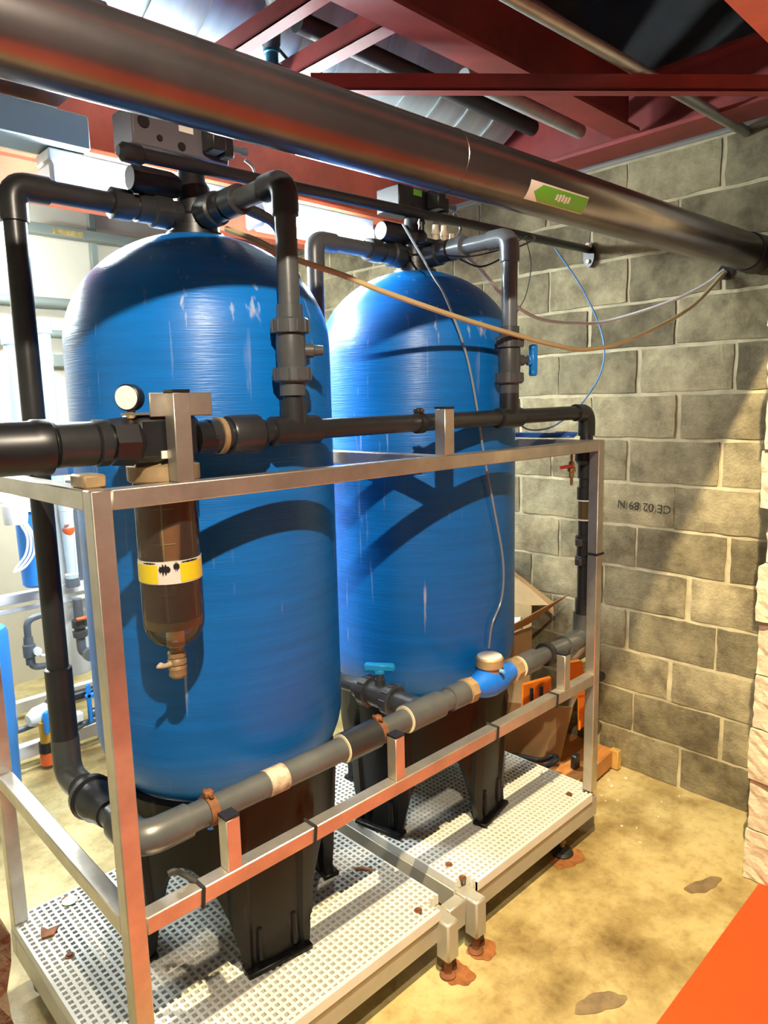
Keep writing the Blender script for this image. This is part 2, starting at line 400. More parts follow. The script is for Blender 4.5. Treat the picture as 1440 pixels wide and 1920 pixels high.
# patches on the floor
def patch(cx, cy, rx, ry, rot, seed, m, name, label):
    rnd = random.Random(seed); n = 40; ph = [rnd.uniform(0, 6.28) for _ in range(4)]; pts = []
    for i in range(n):
        a = 2*PI*i/n; k = 1+.12*math.sin(2*a+ph[0])+.10*math.sin(3*a+ph[1])+.06*math.sin(7*a+ph[2])+rnd.uniform(-.03, .03)
        x, y = rx*k*math.cos(a), ry*k*math.sin(a); pts.append((cx+x*math.cos(rot)-y*math.sin(rot), cy+x*math.sin(rot)+y*math.cos(rot)))
    return tag(MB().prism(pts, 'z', 0.0, .0022).build(name, m), label, 'stain')
# ------------------------------------------------------------------ platforms
YF, YR = 1.30, 2.215
ZP = .225
def platform(x0, x1, label, legs, pads, bolts):
    t = thing('platform', ((x0+x1)/2, (YF+YR)/2, 0), label, 'platform', 'plinth platforms under the tanks')
    MB().box(x0, x1, YF+.004, YF+.05, .115, .193, .003).build('front_beam', M_PLATE, t)
    MB().box(x0, x1, YR-.046, YR, .115, .193, .003).build('rear_beam', M_PLATE, t)
    MB().box(x0, x0+.046, YF+.05, YR-.046, .115, .193, .003).build('side_beam', M_PLATE, t)
    MB().box(x1-.046, x1, YF+.05, YR-.046, .115, .193, .003).build('side_beam', M_PLATE, t)
    MB().box((x0+x1)/2-.02, (x0+x1)/2+.02, YF+.05, YR-.046, .13, .19, .003).build('middle_beam', M_PLATE, t)
    g = MB(); p = .0205; b = .0042
    xa, xb, ya, yb = x0+.006, x1-.006, YF, YR-.004
    n = int((xb-xa)/p)
    for i in range(n+1):
        x = xa+(xb-xa)*i/n
        n0 = ya+(.048 if (i < 3 or i > n-3) else 0)
        g.box(x-b, x+b, n0, yb, .1945, ZP)
    k = int((yb-ya)/p)
    for j in range(k+1):
        y = ya+(yb-ya)*j/k
        e = .045 if y < YF+.045 else 0
        g.box(xa+e-.004*0, xb-e, y-b, y+b, .194, ZP-.0008)
    g.box(xa+.045, xb-.045, ya-.004, ya+.008, .194, ZP+.001)
    g.build('grating', M_GRATE, t, smooth=False)
    for lx, ly in legs:
        MB().box(lx-.026, lx+.026, ly-.026, ly+.026, .065, .195, .006).build('leg', M_PLATE, t)
        MB().cyl((lx, ly, .012), (lx, ly, .066), .013, 12).stack((lx, ly, .0), (0, 0, 1), [(0, .026), (.007, .026), (.013, .016)], 16).build('levelling_screw', M_RUST, t)
    for lx, ly in pads:
        q = MB().stack((lx, ly, .001), (0, 0, 1), [(0, .040), (.008, .043), (.018, .036), (.024, .016), (.030, .012)], 24).build('levelling_pad', M_RUBBER, t)
        MB().cyl((lx, ly, .028), (lx, ly, .120), .009, 12).stack((lx, ly, .050), (0, 0, 1), [(0, .015), (.012, .015)], 6).build('threaded_rod', M_BRASSD, q)
    for bx, by in bolts:
        MB().stack((bx, by, ZP-.001), (0, 0, 1), [(0, .013), (.003, .013), (.003, .008), (.008, .007)], 12).build('bolt', M_RUST, t)
    return t
platform(.505, 1.497, 'white grating platform on grey beams under the nearer blue tank', [(1.465, 1.285)], [(.58, 1.36), (.58, 2.16), (1.44, 2.16)], [(1.40, 1.345), (.58, 1.93), (.66, 2.18), (1.43, 2.18)])
platform(1.575, 2.395, 'white grating platform on grey beams under the farther blue tank', [(1.602, 1.285)], [(2.228, 1.355), (1.65, 2.16), (2.32, 2.16)], [(1.61, 1.345), (2.28, 1.36), (1.63, 1.42), (2.36, 2.16)])
tag(MB().box(1.497, 1.575, YF+.002, YF+.045, .10, .19, .004).build('splice_plate', M_PLATE), 'short grey steel plate joining the two grating platforms', 'plate')
# ------------------------------------------------------------------ steel frame
A = .04
XL, XR, ZT, ZLO = .505, 2.345, 1.605, .712
YP2 = 2.165
fr = thing('equipment_frame', ((XL+XR)/2, 1.7, ZP), 'stainless square-tube frame standing around the two blue tanks', 'frame')
for px in (XL, XR):
    for py in (YF, YP2-.0):
        MB().box(px, px+A, py, py+A, ZP+.002, ZT, .0025).build('post', M_STEEL, fr)
for y in (YF, YP2):
    MB().box(XL+A, XR, y, y+A, ZT-A, ZT-.0005, .0025).build('top_rail', M_STEEL, fr)
MB().box(XL+A, XR, YF, YF+A, ZLO-A, ZLO, .0025).build('lower_rail', M_STEEL, fr)
for x in (XL, XR-.022):
    MB().box(x, x+A, YF+A, YP2, ZT-A, ZT-.0005, .0025).build('side_rail', M_STEEL, fr)
MB().box(XL, XL+A, YF+A, YP2, ZLO-A, ZLO, .0025).build('lower_side_rail', M_STEEL, fr)
MB().box(1.492, 1.532, YF+A, YP2, ZT-A, ZT-.0005, .0025).build('cross_rail', M_STEEL, fr)
def stub(x0, x1, y0, y1, z0, z1, cap=True):
    s_ = MB().box(x0, x1, y0, y1, z0, z1, .002).build('bracket_post', M_STEEL, fr)
    if cap: MB().box(x0, x1, y0, y1, z1, z1+.006).build('end_cap', M_BLACK, s_)
stub(.682, .720, YF+.001, YF+A, ZT, 1.784)
MB().box(.652, .792, YF+A, YF+A+.005, 1.737, 1.785, .0018).build('bracket_plate', M_STEEL, fr)
stub(1.497, 1.537, YF+.001, YF+A, ZT, 1.735)
for x in (.742, 1.278, 2.140): stub(x, x+.036, YF+.002, YF+.038, ZLO, .838 if x < 2 else .842)

# ------------------------------------------------------------------ tanks
R1 = .354
T1, T2 = (1.036, 1.79), (1.905, 1.79)
def tank(c, legrot, label, group='blue water tanks'):
    cx, cy = c
    t = thing('pressure_tank', (cx, cy, ZP), label, 'tank', group)
    prof = []
    z0, hb, z1, ht = .885, .275, 1.915, .30
    for i in range(0, 15):
        a = PI/2*i/14; prof.append((z0-hb*math.cos(a)-0, R1*math.sin(a)))
    for z in (1.1, 1.35, 1.6): prof.append((z, R1))
    for i in range(0, 22):
        a = PI/2*i/22; r = R1*math.cos(a)
        if r < .075: break
        prof.append((z1+ht*math.sin(a), r))
    prof += [(2.214, .074)]
    MB().stack((cx, cy, 0), (0, 0, 1), prof, 96).build('vessel', M_BLUE, t)
    MB().stack((cx, cy, 2.208), (0, 0, 1), [(0, .076), (.010, .076), (.010, .066), (.028, .066)], 32).build('neck_collar', M_BLACK, t)
    # moulded base: skirt with four legs cut by arches
    n = 192; vs = []; fs = []; th = .028
    zt = .735
    zs = 9
    for i in range(n):
        th_ = 2*PI*i/n; d = ((th_-legrot+PI/4) % (PI/2))-PI/4     # angle from nearest leg
        half = .315
        if abs(d) < half: zb = 0.0
        else:
            u = (abs(d)-half)/(PI/4-half); zb = math.sin(PI/2*u)**.72*.33
        zb += ZP+.001
        for k in range(zs+1):
            z = zb+(zt-zb)*k/zs
            flare = .012*max(0, 1-(z-ZP)/.06)
            r = .296+.030*(z-ZP)/(zt-ZP)+flare
            if abs(d) > half-.06 and abs(d) < half+.10 and z < .66: r += .012
            for rr in (r, r-th): vs.append((cx+rr*math.cos(th_), cy+rr*math.sin(th_), z))
    m = (zs+1)*2
    for i in range(n):
        a, b = i*m, ((i+1) % n)*m
        for k in range(zs):
            fs.append((a+2*k, b+2*k, b+2*k+2, a+2*k+2)); fs.append((a+2*k+1, a+2*k+3, b+2*k+3, b+2*k+1))
        fs.append((a, a+1, b+1, b)); fs.append((a+2*zs, b+2*zs, b+2*zs+1, a+2*zs+1))
    bs = link('base', vs, fs, M_BASE, t)
    for q in range(4):
        a = legrot+q*PI/2; u = Vector((math.cos(a), math.sin(a), 0)); v = Vector((-u.y, u.x, 0)); o = Vector((cx, cy, 0))
        for sgn in (-1, 1):
            p = o+u*.298+v*sgn*.052
            MB().tube([p+Vector((0, 0, ZP+.03)), p+Vector((0, 0, ZP+.12))], [.012, .008], 8).build('foot_rib', M_BASE, bs)
        g = MB(); ex = u; ey = v
        Mx = Matrix((ex, ey, Vector((0, 0, 1)))).transposed().to_4x4(); Mx.translation = o
        g.box(.27, .325, -.098, .098, ZP+.001, ZP+.016, .004, Mx).build('foot_pad', M_BASE, bs)
    return t
tank(T1, math.radians(-99), 'nearer blue fibreglass pressure tank, left of the pair')
tank(T2, math.radians(-79), 'farther blue fibreglass pressure tank, beside the block wall')

# ------------------------------------------------------------------ control heads
def head(c, label, bm=None, bx0=-.185, bx1=.085):
    bm = bm or M_PANEL
    cx, cy = c
    t = thing('control_valve', (cx, cy, 2.238), label, 'valve', 'control valves on the tank tops')
    MB().stack((cx, cy, 2.238), (0, 0, 1), [(0, .060), (.02, .060), (.03, .048), (.10, .046), (.115, .036), (.165, .034)], 24).build('valve_body', M_BLACK, t)
    MB().stack((cx-.045, cy, 2.262), (-1, 0, 0), [(0, .034), (.03, .034), (.03, .043), (.075, .043), (.08, .036), (.12, .036), (.12, .030), (.15, .030)], 20).build('side_port', M_PVCD, t)
    MB().stack((cx, cy-.045, 2.262), (0, -1, 0), [(0, .034), (.03, .034), (.03, .043), (.075, .043), (.08, .036), (.12, .036), (.12, .030), (.15, .030)], 20).build('front_port', M_PVCD, t)
    MB().stack((cx-.055, cy-.02, 2.325), (-1, 0, 0), [(0, .026), (.02, .034), (.12, .034), (.13, .028)], 18).build('motor', M_BLACK, t)
    bx = MB().box(cx+bx0, cx+bx1, cy-.055, cy+.055, 2.398, 2.494 if bm is M_PANEL else 2.478, .004).build('control_box', bm, t)
    for dx, dz, r in ((-.155, .055, .016), (-.115, .025, .008), (-.055, .018, .011), (.06, .03, .007)):
        if dx < bx0+.02: continue
        MB().stack((cx+dx, cy-.056, 2.398+dz), (0, -1, 0), [(0, r), (.003, r*.9)], 16).build('knockout', M_BLACK, bx)
    MB().box(cx-.06, cx-.02, cy-.0575, cy-.0545, 2.452, 2.472).build('label_plate', M_PAPER if bm is M_PANEL else M_GREEN, bx)
    s_ = MB().box(cx+.0, cx+.042, cy-.115, cy-.06, 2.41, 2.48, .005).box(cx+.045, cx+.075, cy-.10, cy-.06, 2.405, 2.455, .004).build('solenoid', M_BLACK, t)
    MB().stack((cx+.02, cy-.09, 2.483), (0, 0, 1), [(0, .010), (.018, .010), (.02, .014), (.03, .014)], 12).build('fitting', M_BRASSD, s_)
    MB().stack((cx+.075, cy-.08, 2.435), (1, 0, 0), [(0, .008), (.035, .008), (.035, .011), (.05, .011)], 12).build('fitting', M_PVCL, s_)
    MB().tube(spline([(cx+.12, cy-.08, 2.415), (cx+.145, cy-.08, 2.40), (cx+.15, cy-.085, 2.36), (cx+.13, cy-.06, 2.32)]), .0045, 8).build('air_tube', M_PVCL, t)
    return t
head(T1, 'control valve with grey drilled box on the nearer tank')
head(T2, 'black control valve with a green mark on the farther tank', M_BLACK, -.13, .06)
# extra fittings on the farther head
h2 = thing('fitting_cluster', (T2[0]+.02, T2[1]-.14, 2.30), 'small cream and black tube fittings in front of the farther tank top', 'fitting')
for i, (dx, dy, z, r, h) in enumerate(((.00, -.10, 2.30, .012, .055), (.045, -.10, 2.30, .011, .06), (.075, -.11, 2.29, .010, .045), (-.06, -.09, 2.33, .010, .05))):
    MB().stack((T2[0]+dx, T2[1]+dy, z), (0, 0, 1), [(0, r), (h*.4, r), (h*.4, r*1.25), (h*.6, r*1.25), (h*.6, r), (h, r*.9)], 12).build('fitting', M_CREAM if i < 3 else M_BLACK, h2)
MB().box(T2[0]-.075, T2[0]+.10, T2[1]-.125, T2[1]-.075, 2.285, 2.30, .003).build('manifold_strip', M_BLACK, h2)
# black rail carrying lines past both heads to the block wall
rb = thing('black_conduit', (1.9, 1.70, 2.39), 'long black conduit passing both tank tops to the block wall', 'conduit')
MB().cyl((.80, 1.640, 2.338), (2.975, 1.722, 2.417), .0165, 14).build('conduit_tube', M_BLACK, rb)
MB().stack((.765, 1.639, 2.336), (1, 0, 0), [(0, .012), (.01, .022), (.05, .024), (.06, .018)], 14).build('end_fitting', M_BLACK, rb)
hb = MB().prism([(1.722+.028*math.cos(a), 2.395+.055*math.sin(a)) for a in [2*PI*i/20 for i in range(20)]], 'x', 2.972, 2.984).build('wall_bracket', M_BLACK, rb)
MB().cyl((2.97, 1.715, 2.43), (2.945, 1.715, 2.43), .011, 10).cyl((2.972, 1.722, 2.365), (2.962, 1.722, 2.365), .009, 8).build('bracket_screw', M_CREAM, hb)

# ------------------------------------------------------------------ piping helpers
def union(mb, o, ax, r, L=.09):
    k = L/.09
    return mb.stack(o, ax, [(0, r*1.18), (.016*k, r*1.18), (.016*k, r*1.62), (.044*k, r*1.66), (.046*k, r*1.5), (.058*k, r*1.5), (.06*k, r*1.2), (.09*k, r*1.18)], 24)
def collar(mb, o, ax, r, L=.05): return mb.stack(o, ax, [(0, r*1.05), (.002, r*1.22), (L-.002, r*1.22), (L, r*1.05)], 24)
def ball_valve(name, c, ax, stem, r, label, mbody, handle=None, hdir=None, group=None):
    """true-union ball valve centred on c along ax; stem points along `stem`"""
    c, ax, st = Vector(c), Vector(ax).normalized(), Vector(stem).normalized()
    t = thing(name, c-Vector((0, 0, r*1.7)), label, 'valve', group)
    MB().stack(c-ax*.048, ax, [(0, r*1.35), (.03, r*1.42), (.066, r*1.42), (.096, r*1.35)], 24).build('body', mbody, t)
    for s_ in (-1, 1):
        n = MB().stack(c+ax*s_*.040, ax*s_, [(0, r*1.78), (.030, r*1.78), (.034, r*1.6)], 24).build('union_nut', mbody, t)
        g = MB()
        u = ax.orthogonal().normalized(); v = ax.cross(u)
        for j in range(12):
            a = 2*PI*j/12; d = u*math.cos(a)+v*math.sin(a); p = c+ax*s_*.042+d*r*1.78
            g.cyl(p, p+ax*s_*.026, .0028, 5)
        g.build('grip_ribs', mbody, n)
        MB().stack(c+ax*s_*.070, ax*s_, [(0, r*1.25), (.035, r*1.25), (.036, r*1.12)], 24).build('end_socket', mbody, t)
    MB().stack(c+st*r*1.2, st, [(0, .017), (.022, .017), (.024, .013), (.046, .011)], 14).build('stem', mbody, t)
    if handle:
        hd = Vector(hdir).normalized(); o = c+st*(r*1.2+.044); w_ = hd.cross(st)
        M_ = Matrix((hd, w_, st)).transposed().to_4x4(); M_.translation = o
        h = MB().box(-.046, .046, -.012, .012, .005, .029, .005, M_).box(-.016, .016, -.013, .013, -.006, .010, .004, M_)
        h.box(-.05, -.028, -.0125, .0125, .005, .028, .005, M_).box(.028, .05, -.0125, .0125, .005, .028, .005, M_)
        h.build('handle', handle, t)
    return t
YM = 1.38
RP = .025
# ---- drops from the heads to the upper manifold
def drop(c, label, mp, mf):
    cx, cy = c; y0 = cy-.19
    t = thing('riser_pipe', (cx, YM, 1.72), label, 'pipe', 'front riser pipes of the tanks')
    MB().tube(fillet([(cx, y0, 2.262), (cx, YM, 2.262), (cx, YM, 1.97)], .045), RP, 20).build('pipe', mp, t)
    MB().tube(fillet([(cx, YM+.075, 2.262), (cx, YM, 2.262), (cx, YM, 2.187)], .045), RP*1.24, 20).build('elbow', mf, t)
    g = MB(); collar(g, (cx, y0-.04, 2.262), (0, 1, 0), RP*1.2, .055); g.build('coupling', mf, t)
    g = MB(); g.cyl((cx, YM, 1.795), (cx, YM, 1.72), RP*.98, 20); g.build('lower_pipe', mf, t)
    return t
drop(T1, 'dark grey riser pipe in front of the nearer tank', M_PVC, M_PVCD)
drop(T2, 'grey riser pipe in front of the farther tank, lit tone put into its colour', M_PVCL, M_PVCL)  # paler PVC here carries the fluorescent light in its colour
ball_valve('ball_valve', (T1[0], YM, 1.882), (0, 0, 1), (.86, -.5, 0), RP, 'grey ball valve without handle on the nearer riser pipe', M_PVC)
ball_valve('ball_valve', (T2[0], YM, 1.882), (0, 0, 1), (.93, -.37, 0), RP, 'grey ball valve with bright blue upright handle on the farther riser', M_PVC, M_HANDLE, (0, 0, 1))
# ---- rear pipes from the heads down the left of each tank
def rear_pipe(c, xl, zend, label, mp):
    cx, cy = c; x0 = cx-.19
    t = thing('down_pipe', (xl, cy, zend), label, 'pipe')
    MB().tube(fillet([(x0, cy, 2.262), (xl, cy, 2.262), (xl, cy, zend)], .05), RP*1.03, 20).build('pipe', mp, t)
    MB().tube(fillet([(xl+.08, cy, 2.262), (xl, cy, 2.262), (xl, cy, 2.182)], .05), RP*1.25, 20).build('elbow', mp, t)
    g = MB(); collar(g, (x0+.01, cy, 2.262), (-1, 0, 0), RP*1.25, .05); g.build('coupling', M_PVCD, t)
    return t
dp = rear_pipe(T1, .578, .93, 'tall dark pipe left of the nearer tank', M_PVCD)
MB().stack((.578, 1.79, 1.12), (0, 0, -1), [(0, RP*1.1), (.003, RP*1.3), (.19, RP*1.3), (.195, RP*1.1)], 20).build('sleeve', M_PVCD, dp)
rear_pipe(T2, 1.45, .90, 'grey pipe bending down between the two tanks', M_PVC)

# ---- lower manifold
ZM = .832; RM = .032
lm = thing('lower_manifold', (1.4, YM, ZM-.04), 'thick grey pipe manifold running along the lower rail', 'pipe')
MB().tube(fillet([(.578, 1.79, .935), (.578, 1.79, ZM+.01), (.578, 1.74, ZM), (.578, YM, ZM), (.68, YM, ZM)], .045), RP*1.12, 20).build('corner_pipe', M_PVC, lm)
MB().tube(fillet([(.578, 1.79, .935), (.578, 1.79, ZM), (.578, 1.70, ZM)], .06), RP*1.36, 20).build('elbow', M_PVC, lm)
g = MB(); g.stack((.578, 1.655, ZM), (0, -1, 0), [(0, .030), (.004, .052), (.022, .054), (.024, .048), (.06, .046), (.075, .040), (.10, .036), (.12, .033)], 28); g.build('union_coupling', M_PVCD, lm)
MB().tube(fillet([(.578, 1.48, ZM), (.578, YM, ZM), (.69, YM, ZM)], .055), RM*1.2, 20).build('elbow', M_PVC, lm)
MB().cyl((.66, YM, ZM), (1.68, YM, ZM), RM, 24).build('pipe', M_PVC, lm)
MB().cyl((1.94, YM, ZM), (2.33, YM, ZM), RM*.94, 24).build('pipe', M_PVC, lm)
g = MB(); collar(g, (1.15, YM, ZM), (1, 0, 0), RM*1.05, .125); g.build('coupling', M_PVCD, lm)
MB().cyl((1.1495, YM, ZM), (1.1525, YM, ZM), RM*1.24, 24).build('cement_ring', M_CREAM, lm)
te = MB(); collar(te, (1.395, YM, ZM), (1, 0, 0), RM*1.08, .15); te.cyl((1.467, YM, ZM), (1.467, YM+.085, ZM), RM*1.2, 20); te.build('tee', M_PVC, lm)
MB().cyl((1.3945, YM, ZM), (1.398, YM, ZM), RM*1.28, 24).build('cement_ring', M_CREAM, lm)
g = MB(); collar(g, (1.59, YM, ZM), (1, 0, 0), RM, .075); g.build('coupling', M_PVC, lm)
g = MB(); collar(g, (1.965, YM, ZM), (1, 0, 0), RM, .10); g.build('coupling', M_PVC, lm)
MB().cyl((1.962, YM, ZM), (1.966, YM, ZM), RM*1.22, 24).build('cement_ring', M_CREAM, lm)
MB().tube(fillet([(2.26, YM, ZM), (2.392, YM, ZM), (2.392, YM, .93)], .05), RM*1.18, 20).build('elbow', M_PVC, lm)
MB().cyl((.90, YM-.002, ZM+.001), (.955, YM-.002, ZM+.001), RM+.0016, 24).build('dried_patch', mat('pale_dried_splash', (.36, .29, .22), .85, var=.5, vscale=30), lm)
def clamp(x, y, z, r, m, name_label, bolt=True, zt=True):
    t = thing('pipe_clamp', (x, y, z-r-.01), name_label, 'clamp')
    MB().stack((x-.011, y, z), (1, 0, 0), [(0, r+.0045), (.022, r+.0045)], 24).build('band', m, t)
    if bolt:
        MB().box(x-.011, x+.011, y-.010, y+.010, z+r, z+r+.018, .003).build('lug', m, t)
        MB().cyl((x, y-.018, z+r+.010), (x, y+.018, z+r+.010), .0055, 8).build('clamp_bolt', M_RUST, t)
    return t
clamp(.745, YM, ZM, RM, M_RUST, 'rusty pipe clamp on the lower manifold nearest the front post')
clamp(1.285, YM, ZM, RM, M_RUST, 'rusty pipe clamp on the lower manifold below the two-tank gap')
clamp(2.14, YM, ZM, RM*1.2, M_RUBBER, 'black pipe clamp on the lower manifold by the end post', bolt=False)
# branch with blue handled valve between the tanks
bp = thing('branch_pipe', (1.467, 1.62, ZM-.03), 'short grey branch pipe running back between the two tanks', 'pipe')
MB().tube(fillet([(1.467, YM+.085, ZM), (1.467, 1.70, ZM), (1.452, 1.79, ZM), (1.45, 1.79, .90)], .05), RP, 18).build('pipe', M_PVC, bp)
g = MB(); collar(g, (1.467, YM+.083, ZM), (0, 1, 0), RP*1.05, .05); g.build('coupling', M_PVC, bp)
ball_valve('ball_valve', (1.467, 1.56, ZM), (0, 1, 0), (0, 0, 1), RP*1.12, 'grey ball valve with sky-blue lever on the branch between the tanks', M_PVC, M_CYANH, (.6, -.8, 0))

# ---- water meter
wm = thing('water_meter', (1.80, YM, ZM-.06), 'blue water meter with brass dial housing in the lower manifold', 'water meter')
MB().stack((1.695, YM, ZM), (1, 0, 0), [(0, .029), (.022, .030), (.04, .040), (.075, .050), (.105, .053), (.15, .050), (.185, .038), (.215, .032), (.235, .032)], 28).build('meter_body', M_METER, wm)
for x in (1.668, 1.915):
    MB().stack((x, YM, ZM), (1, 0, 0), [(0, .036), (.003, .042), (.034, .042), (.037, .036)], 8).build('union_nut', M_BRASSD, wm)
dl = MB().stack((1.80, YM, ZM+.030), (0, 0, 1), [(0, .040), (.020, .040), (.022, .046), (.050, .046), (.054, .042)], 28).build('dial_housing', M_BRASSD, wm)
MB().stack((1.80, YM, ZM+.084), (0, 0, 1), [(0, .041), (.003, .041), (.006, .036)], 28).build('dial_glass', mat('dial_face', (.68, .66, .60), .2), dl)
MB().cyl((1.80, YM-.044, ZM+.045), (1.80, YM-.060, ZM+.045), .007, 10).build('seal', M_BLUET, dl)

# ---- upper manifold with unions at its left end
ZU = 1.693
um = thing('upper_manifold', (1.2, YM, ZU-.04), 'dark pipe manifold running above the top rail', 'pipe')
MB().cyl((-.05, YM, ZU-.004), (.60, YM, ZU-.002), .034, 22).build('inlet_pipe', M_PVCD, um)
g = MB(); g.stack((.27, YM, ZU-.006), (1, 0, 0), [(0, .034), (.004, .045), (.03, .046), (.03, .049), (.165, .049), (.17, .052), (.195, .052), (.2, .044)], 28); g.build('large_union', M_BLACK, um)
g = MB(); g.stack((.475, YM, ZU-.004), (1, 0, 0), [(0, .038), (.002, .043), (.072, .043), (.076, .040), (.078, .046), (.098, .046), (.10, .038)], 28); g.build('adapter', M_PVCD, um)
g = MB(); g.stack((.80, YM, ZU-.002), (1, 0, 0), [(0, .036), (.022, .036), (.024, .040), (.034, .040), (.036, .034), (.05, .034), (.05, .042), (.055, .045), (.125, .045), (.13, .038), (.145, .032)], 28); g.build('union_coupling', M_PVCD, um)
MB().stack((.822, YM, ZU-.002), (1, 0, 0), [(0, .041), (.012, .041)], 24).build('brass_ring', M_BRASSD, um)
MB().cyl((.93, YM, ZU), (2.37, YM, ZU+.012), RP, 22).build('pipe', M_PVCD, um)
te = MB(); collar(te, (T1[0]-.068, YM, ZU+.001), (1, 0, 0), RP*1.15, .136); te.cyl((T1[0], YM, ZU), (T1[0], YM, ZU+.075), RP*1.28, 20); te.build('tee', M_PVCD, um)
te = MB(); collar(te, (T2[0]-.06, YM, ZU+.006), (1, 0, 0), RP*1.08, .115); te.cyl((T2[0], YM, ZU), (T2[0], YM, ZU+.085), RP*1.26, 20); te.build('tee', M_PVCD, um)
clamp(1.475, YM, ZU+.003, RP, M_RUBBER, 'black pipe clamp with bolt on the upper manifold')
rr = thing('end_riser', (2.392, YM, .93), 'dark vertical pipe with unions beside the end post', 'pipe')
MB().tube(fillet([(2.33, YM, ZU+.012), (2.392, YM, ZU+.012), (2.392, YM, .90)], .04), RP*.98, 20).build('pipe', M_PVCD, rr)
MB().tube(fillet([(2.31, YM, ZU+.012), (2.392, YM, ZU+.012), (2.392, YM, ZU-.075)], .045), RP*1.24, 20).build('elbow', M_PVCD, rr)
g = MB(); g.stack((2.392, YM, 1.56), (0, 0, -1), [(0, .036), (.012, .042), (.035, .042), (.05, .030), (.10, .030), (.104, .026)], 22); g.build('union_coupling', M_PVCD, rr)
g = MB(); collar(g, (2.392, YM, 1.425), (0, 0, -1), RP*1.02, .055); g.build('coupling', M_PVCD, rr)
sg = MB().cyl((2.392, YM, 1.37), (2.392, YM, 1.305), RP*1.06, 22).build('sight_glass', mat('murky_sight_glass', (.10, .07, .03), .2), rr)
for z in (1.372, 1.298): MB().cyl((2.392, YM, z), (2.392, YM, z+.005), RP*1.26, 22).build('white_ring', M_WHITE, sg)
g = MB(); g.stack((2.392, YM, 1.24), (0, 0, -1), [(0, .027), (.004, .034), (.025, .034), (.03, .029), (.08, .029), (.084, .034), (.11, .034), (.115, .027)], 22); g.build('check_valve', M_PVCD, rr)
for z in (1.215, 1.14): MB().box(2.345, 2.372, YM-.014, YM+.014, z-.014, z+.014, .003).build('valve_lug', M_PVC, rr)
g = MB(); collar(g, (2.392, YM, .99), (0, 0, -1), RP*1.02, .06); g.build('coupling', M_PVCD, rr)

# ---- backwash filter with clear bowl
FX = .697; YH = YM; YM0 = YM
bf = thing('bowl_filter', (FX, YM, 1.16), 'hanging bowl filter with brown cartridge behind the top rail', 'filter')
MB().box(FX-.075, FX+.07, YM-.034, YM+.060, 1.645, 1.742, .014).stack((FX-.115, YM, ZU-.004), (1, 0, 0), [(0, .046), (.045, .05), (.06, .04)], 8).stack((FX+.07, YM, ZU-.004), (1, 0, 0), [(0, .036), (.04, .036)], 22).build('head', M_BLACK, bf)
MB().box(FX-.10, FX+.06, YM-.0345, YM-.028, 1.741, 1.746).build('nameplate_strip', M_SATIN, bf)
MB().box(FX-.025, FX-.001, YM-.0365, YM-.033, 1.652, 1.668).build('sticker', M_PAPER, bf)
FX = .712; YM = 1.42
MB().stack((FX, YM, 1.60), (0, 0, 1), [(0, .072), (.004, .076), (.034, .076), (.04, .066), (.046, .06)], 32).build('clamp_ring', M_BRASSD, bf)
zb = 1.275; rb_ = .0665
prof = [(1.222, .018)]
for i in range(1, 11):
    a = PI/2*i/10; prof.append((zb+.018-.062*math.cos(a), .016+(rb_-.016)*math.sin(a)))
prof += [(1.45, rb_), (1.602, rb_)]
inner = [(z+.003, max(.004, r-.004)) for z, r in reversed(prof)]
MB().stack((FX, YM, 0), (0, 0, 1), prof, 40).build('clear_bowl', M_CLEAR, bf)
ct = MB().stack((FX, YM, 0), (0, 0, 1), [(1.288, .050), (1.292, .0595), (1.60, .0595)], 36).build('cartridge', M_AMBER, bf)
MB().stack((FX, YM, 0), (0, 0, 1), [(1.276, .050), (1.279, .0615), (1.298, .0615), (1.300, .058)], 36).build('cartridge_rim', M_AMBERL, bf)
MB().cyl((FX, YM, 1.228), (FX, YM, 1.28), .020, 16).build('drain_stem', M_CREAM, bf)
an = math.radians(-128)
cr = MB()
for zc in (1.36, 1.47, 1.545):
    cr.tube([(FX+.0605*math.cos(an+t_), YM+.0605*math.sin(an+t_), zc) for t_ in [-.42+.84*i/8 for i in range(9)]], .0012, 6)
cr.tube([(FX+.0605*math.cos(an), YM+.0605*math.sin(an), z) for z in (1.30, 1.40, 1.5, 1.57)], .0022, 6)
cr.build('cage_rib', M_AMBERL, ct)
# band label
bl = MB().stack((FX, YM, 0), (0, 0, 1), [(1.385, rb_+.0006), (1.434, rb_+.0006)], 40).build('label_band', M_PAPER, bf)
def arcpatch(name, a0, a1, z0, z1, r, m, par, wav=0, n=14):
    vs = []; fs = []
    for i in range(n+1):
        a = a0+(a1-a0)*i/n
        k = (math.sin(i*2.1)*.5+math.sin(i*4.7)*.5)*wav
        e = 1 if not wav else math.sin(PI*i/n)**.5
        zc = (z0+z1)/2
        for z in (zc+(z0-zc)*e+k, zc+(z1-zc)*e-k*.7): 
            for rr_ in (r, r+.0007): vs.append((FX+rr_*math.cos(a), YM+rr_*math.sin(a), z))
    for i in range(n):
        b = i*4; c = b+4
        fs += [(b+1, c+1, c+3, b+3), (b, b+2, c+2, c), (b, c, c+1, b+1), (b+2, b+3, c+3, c+2)]
    fs += [(0, 1, 3, 2), (n*4, n*4+2, n*4+3, n*4+1)]
    return link(name, vs, fs, m, par)
D = math.radians
arcpatch('yellow_panel', D(-200), D(-140), 1.387, 1.427, rb_+.0008, M_YLAB, bl)
arcpatch('yellow_panel', D(-100), D(-40), 1.388, 1.428, rb_+.0008, M_YLAB, bl)
arcpatch('black_mark', D(-138), D(-117), 1.408, 1.427, rb_+.0009, M_CRACK, bl, .006)
arcpatch('black_mark', D(-112), D(-101), 1.414, 1.431, rb_+.0009, M_CRACK, bl, .005)
arcpatch('black_mark', D(-98), D(-60), 1.429, 1.4325, rb_+.0009, M_CRACK, bl, .0006)
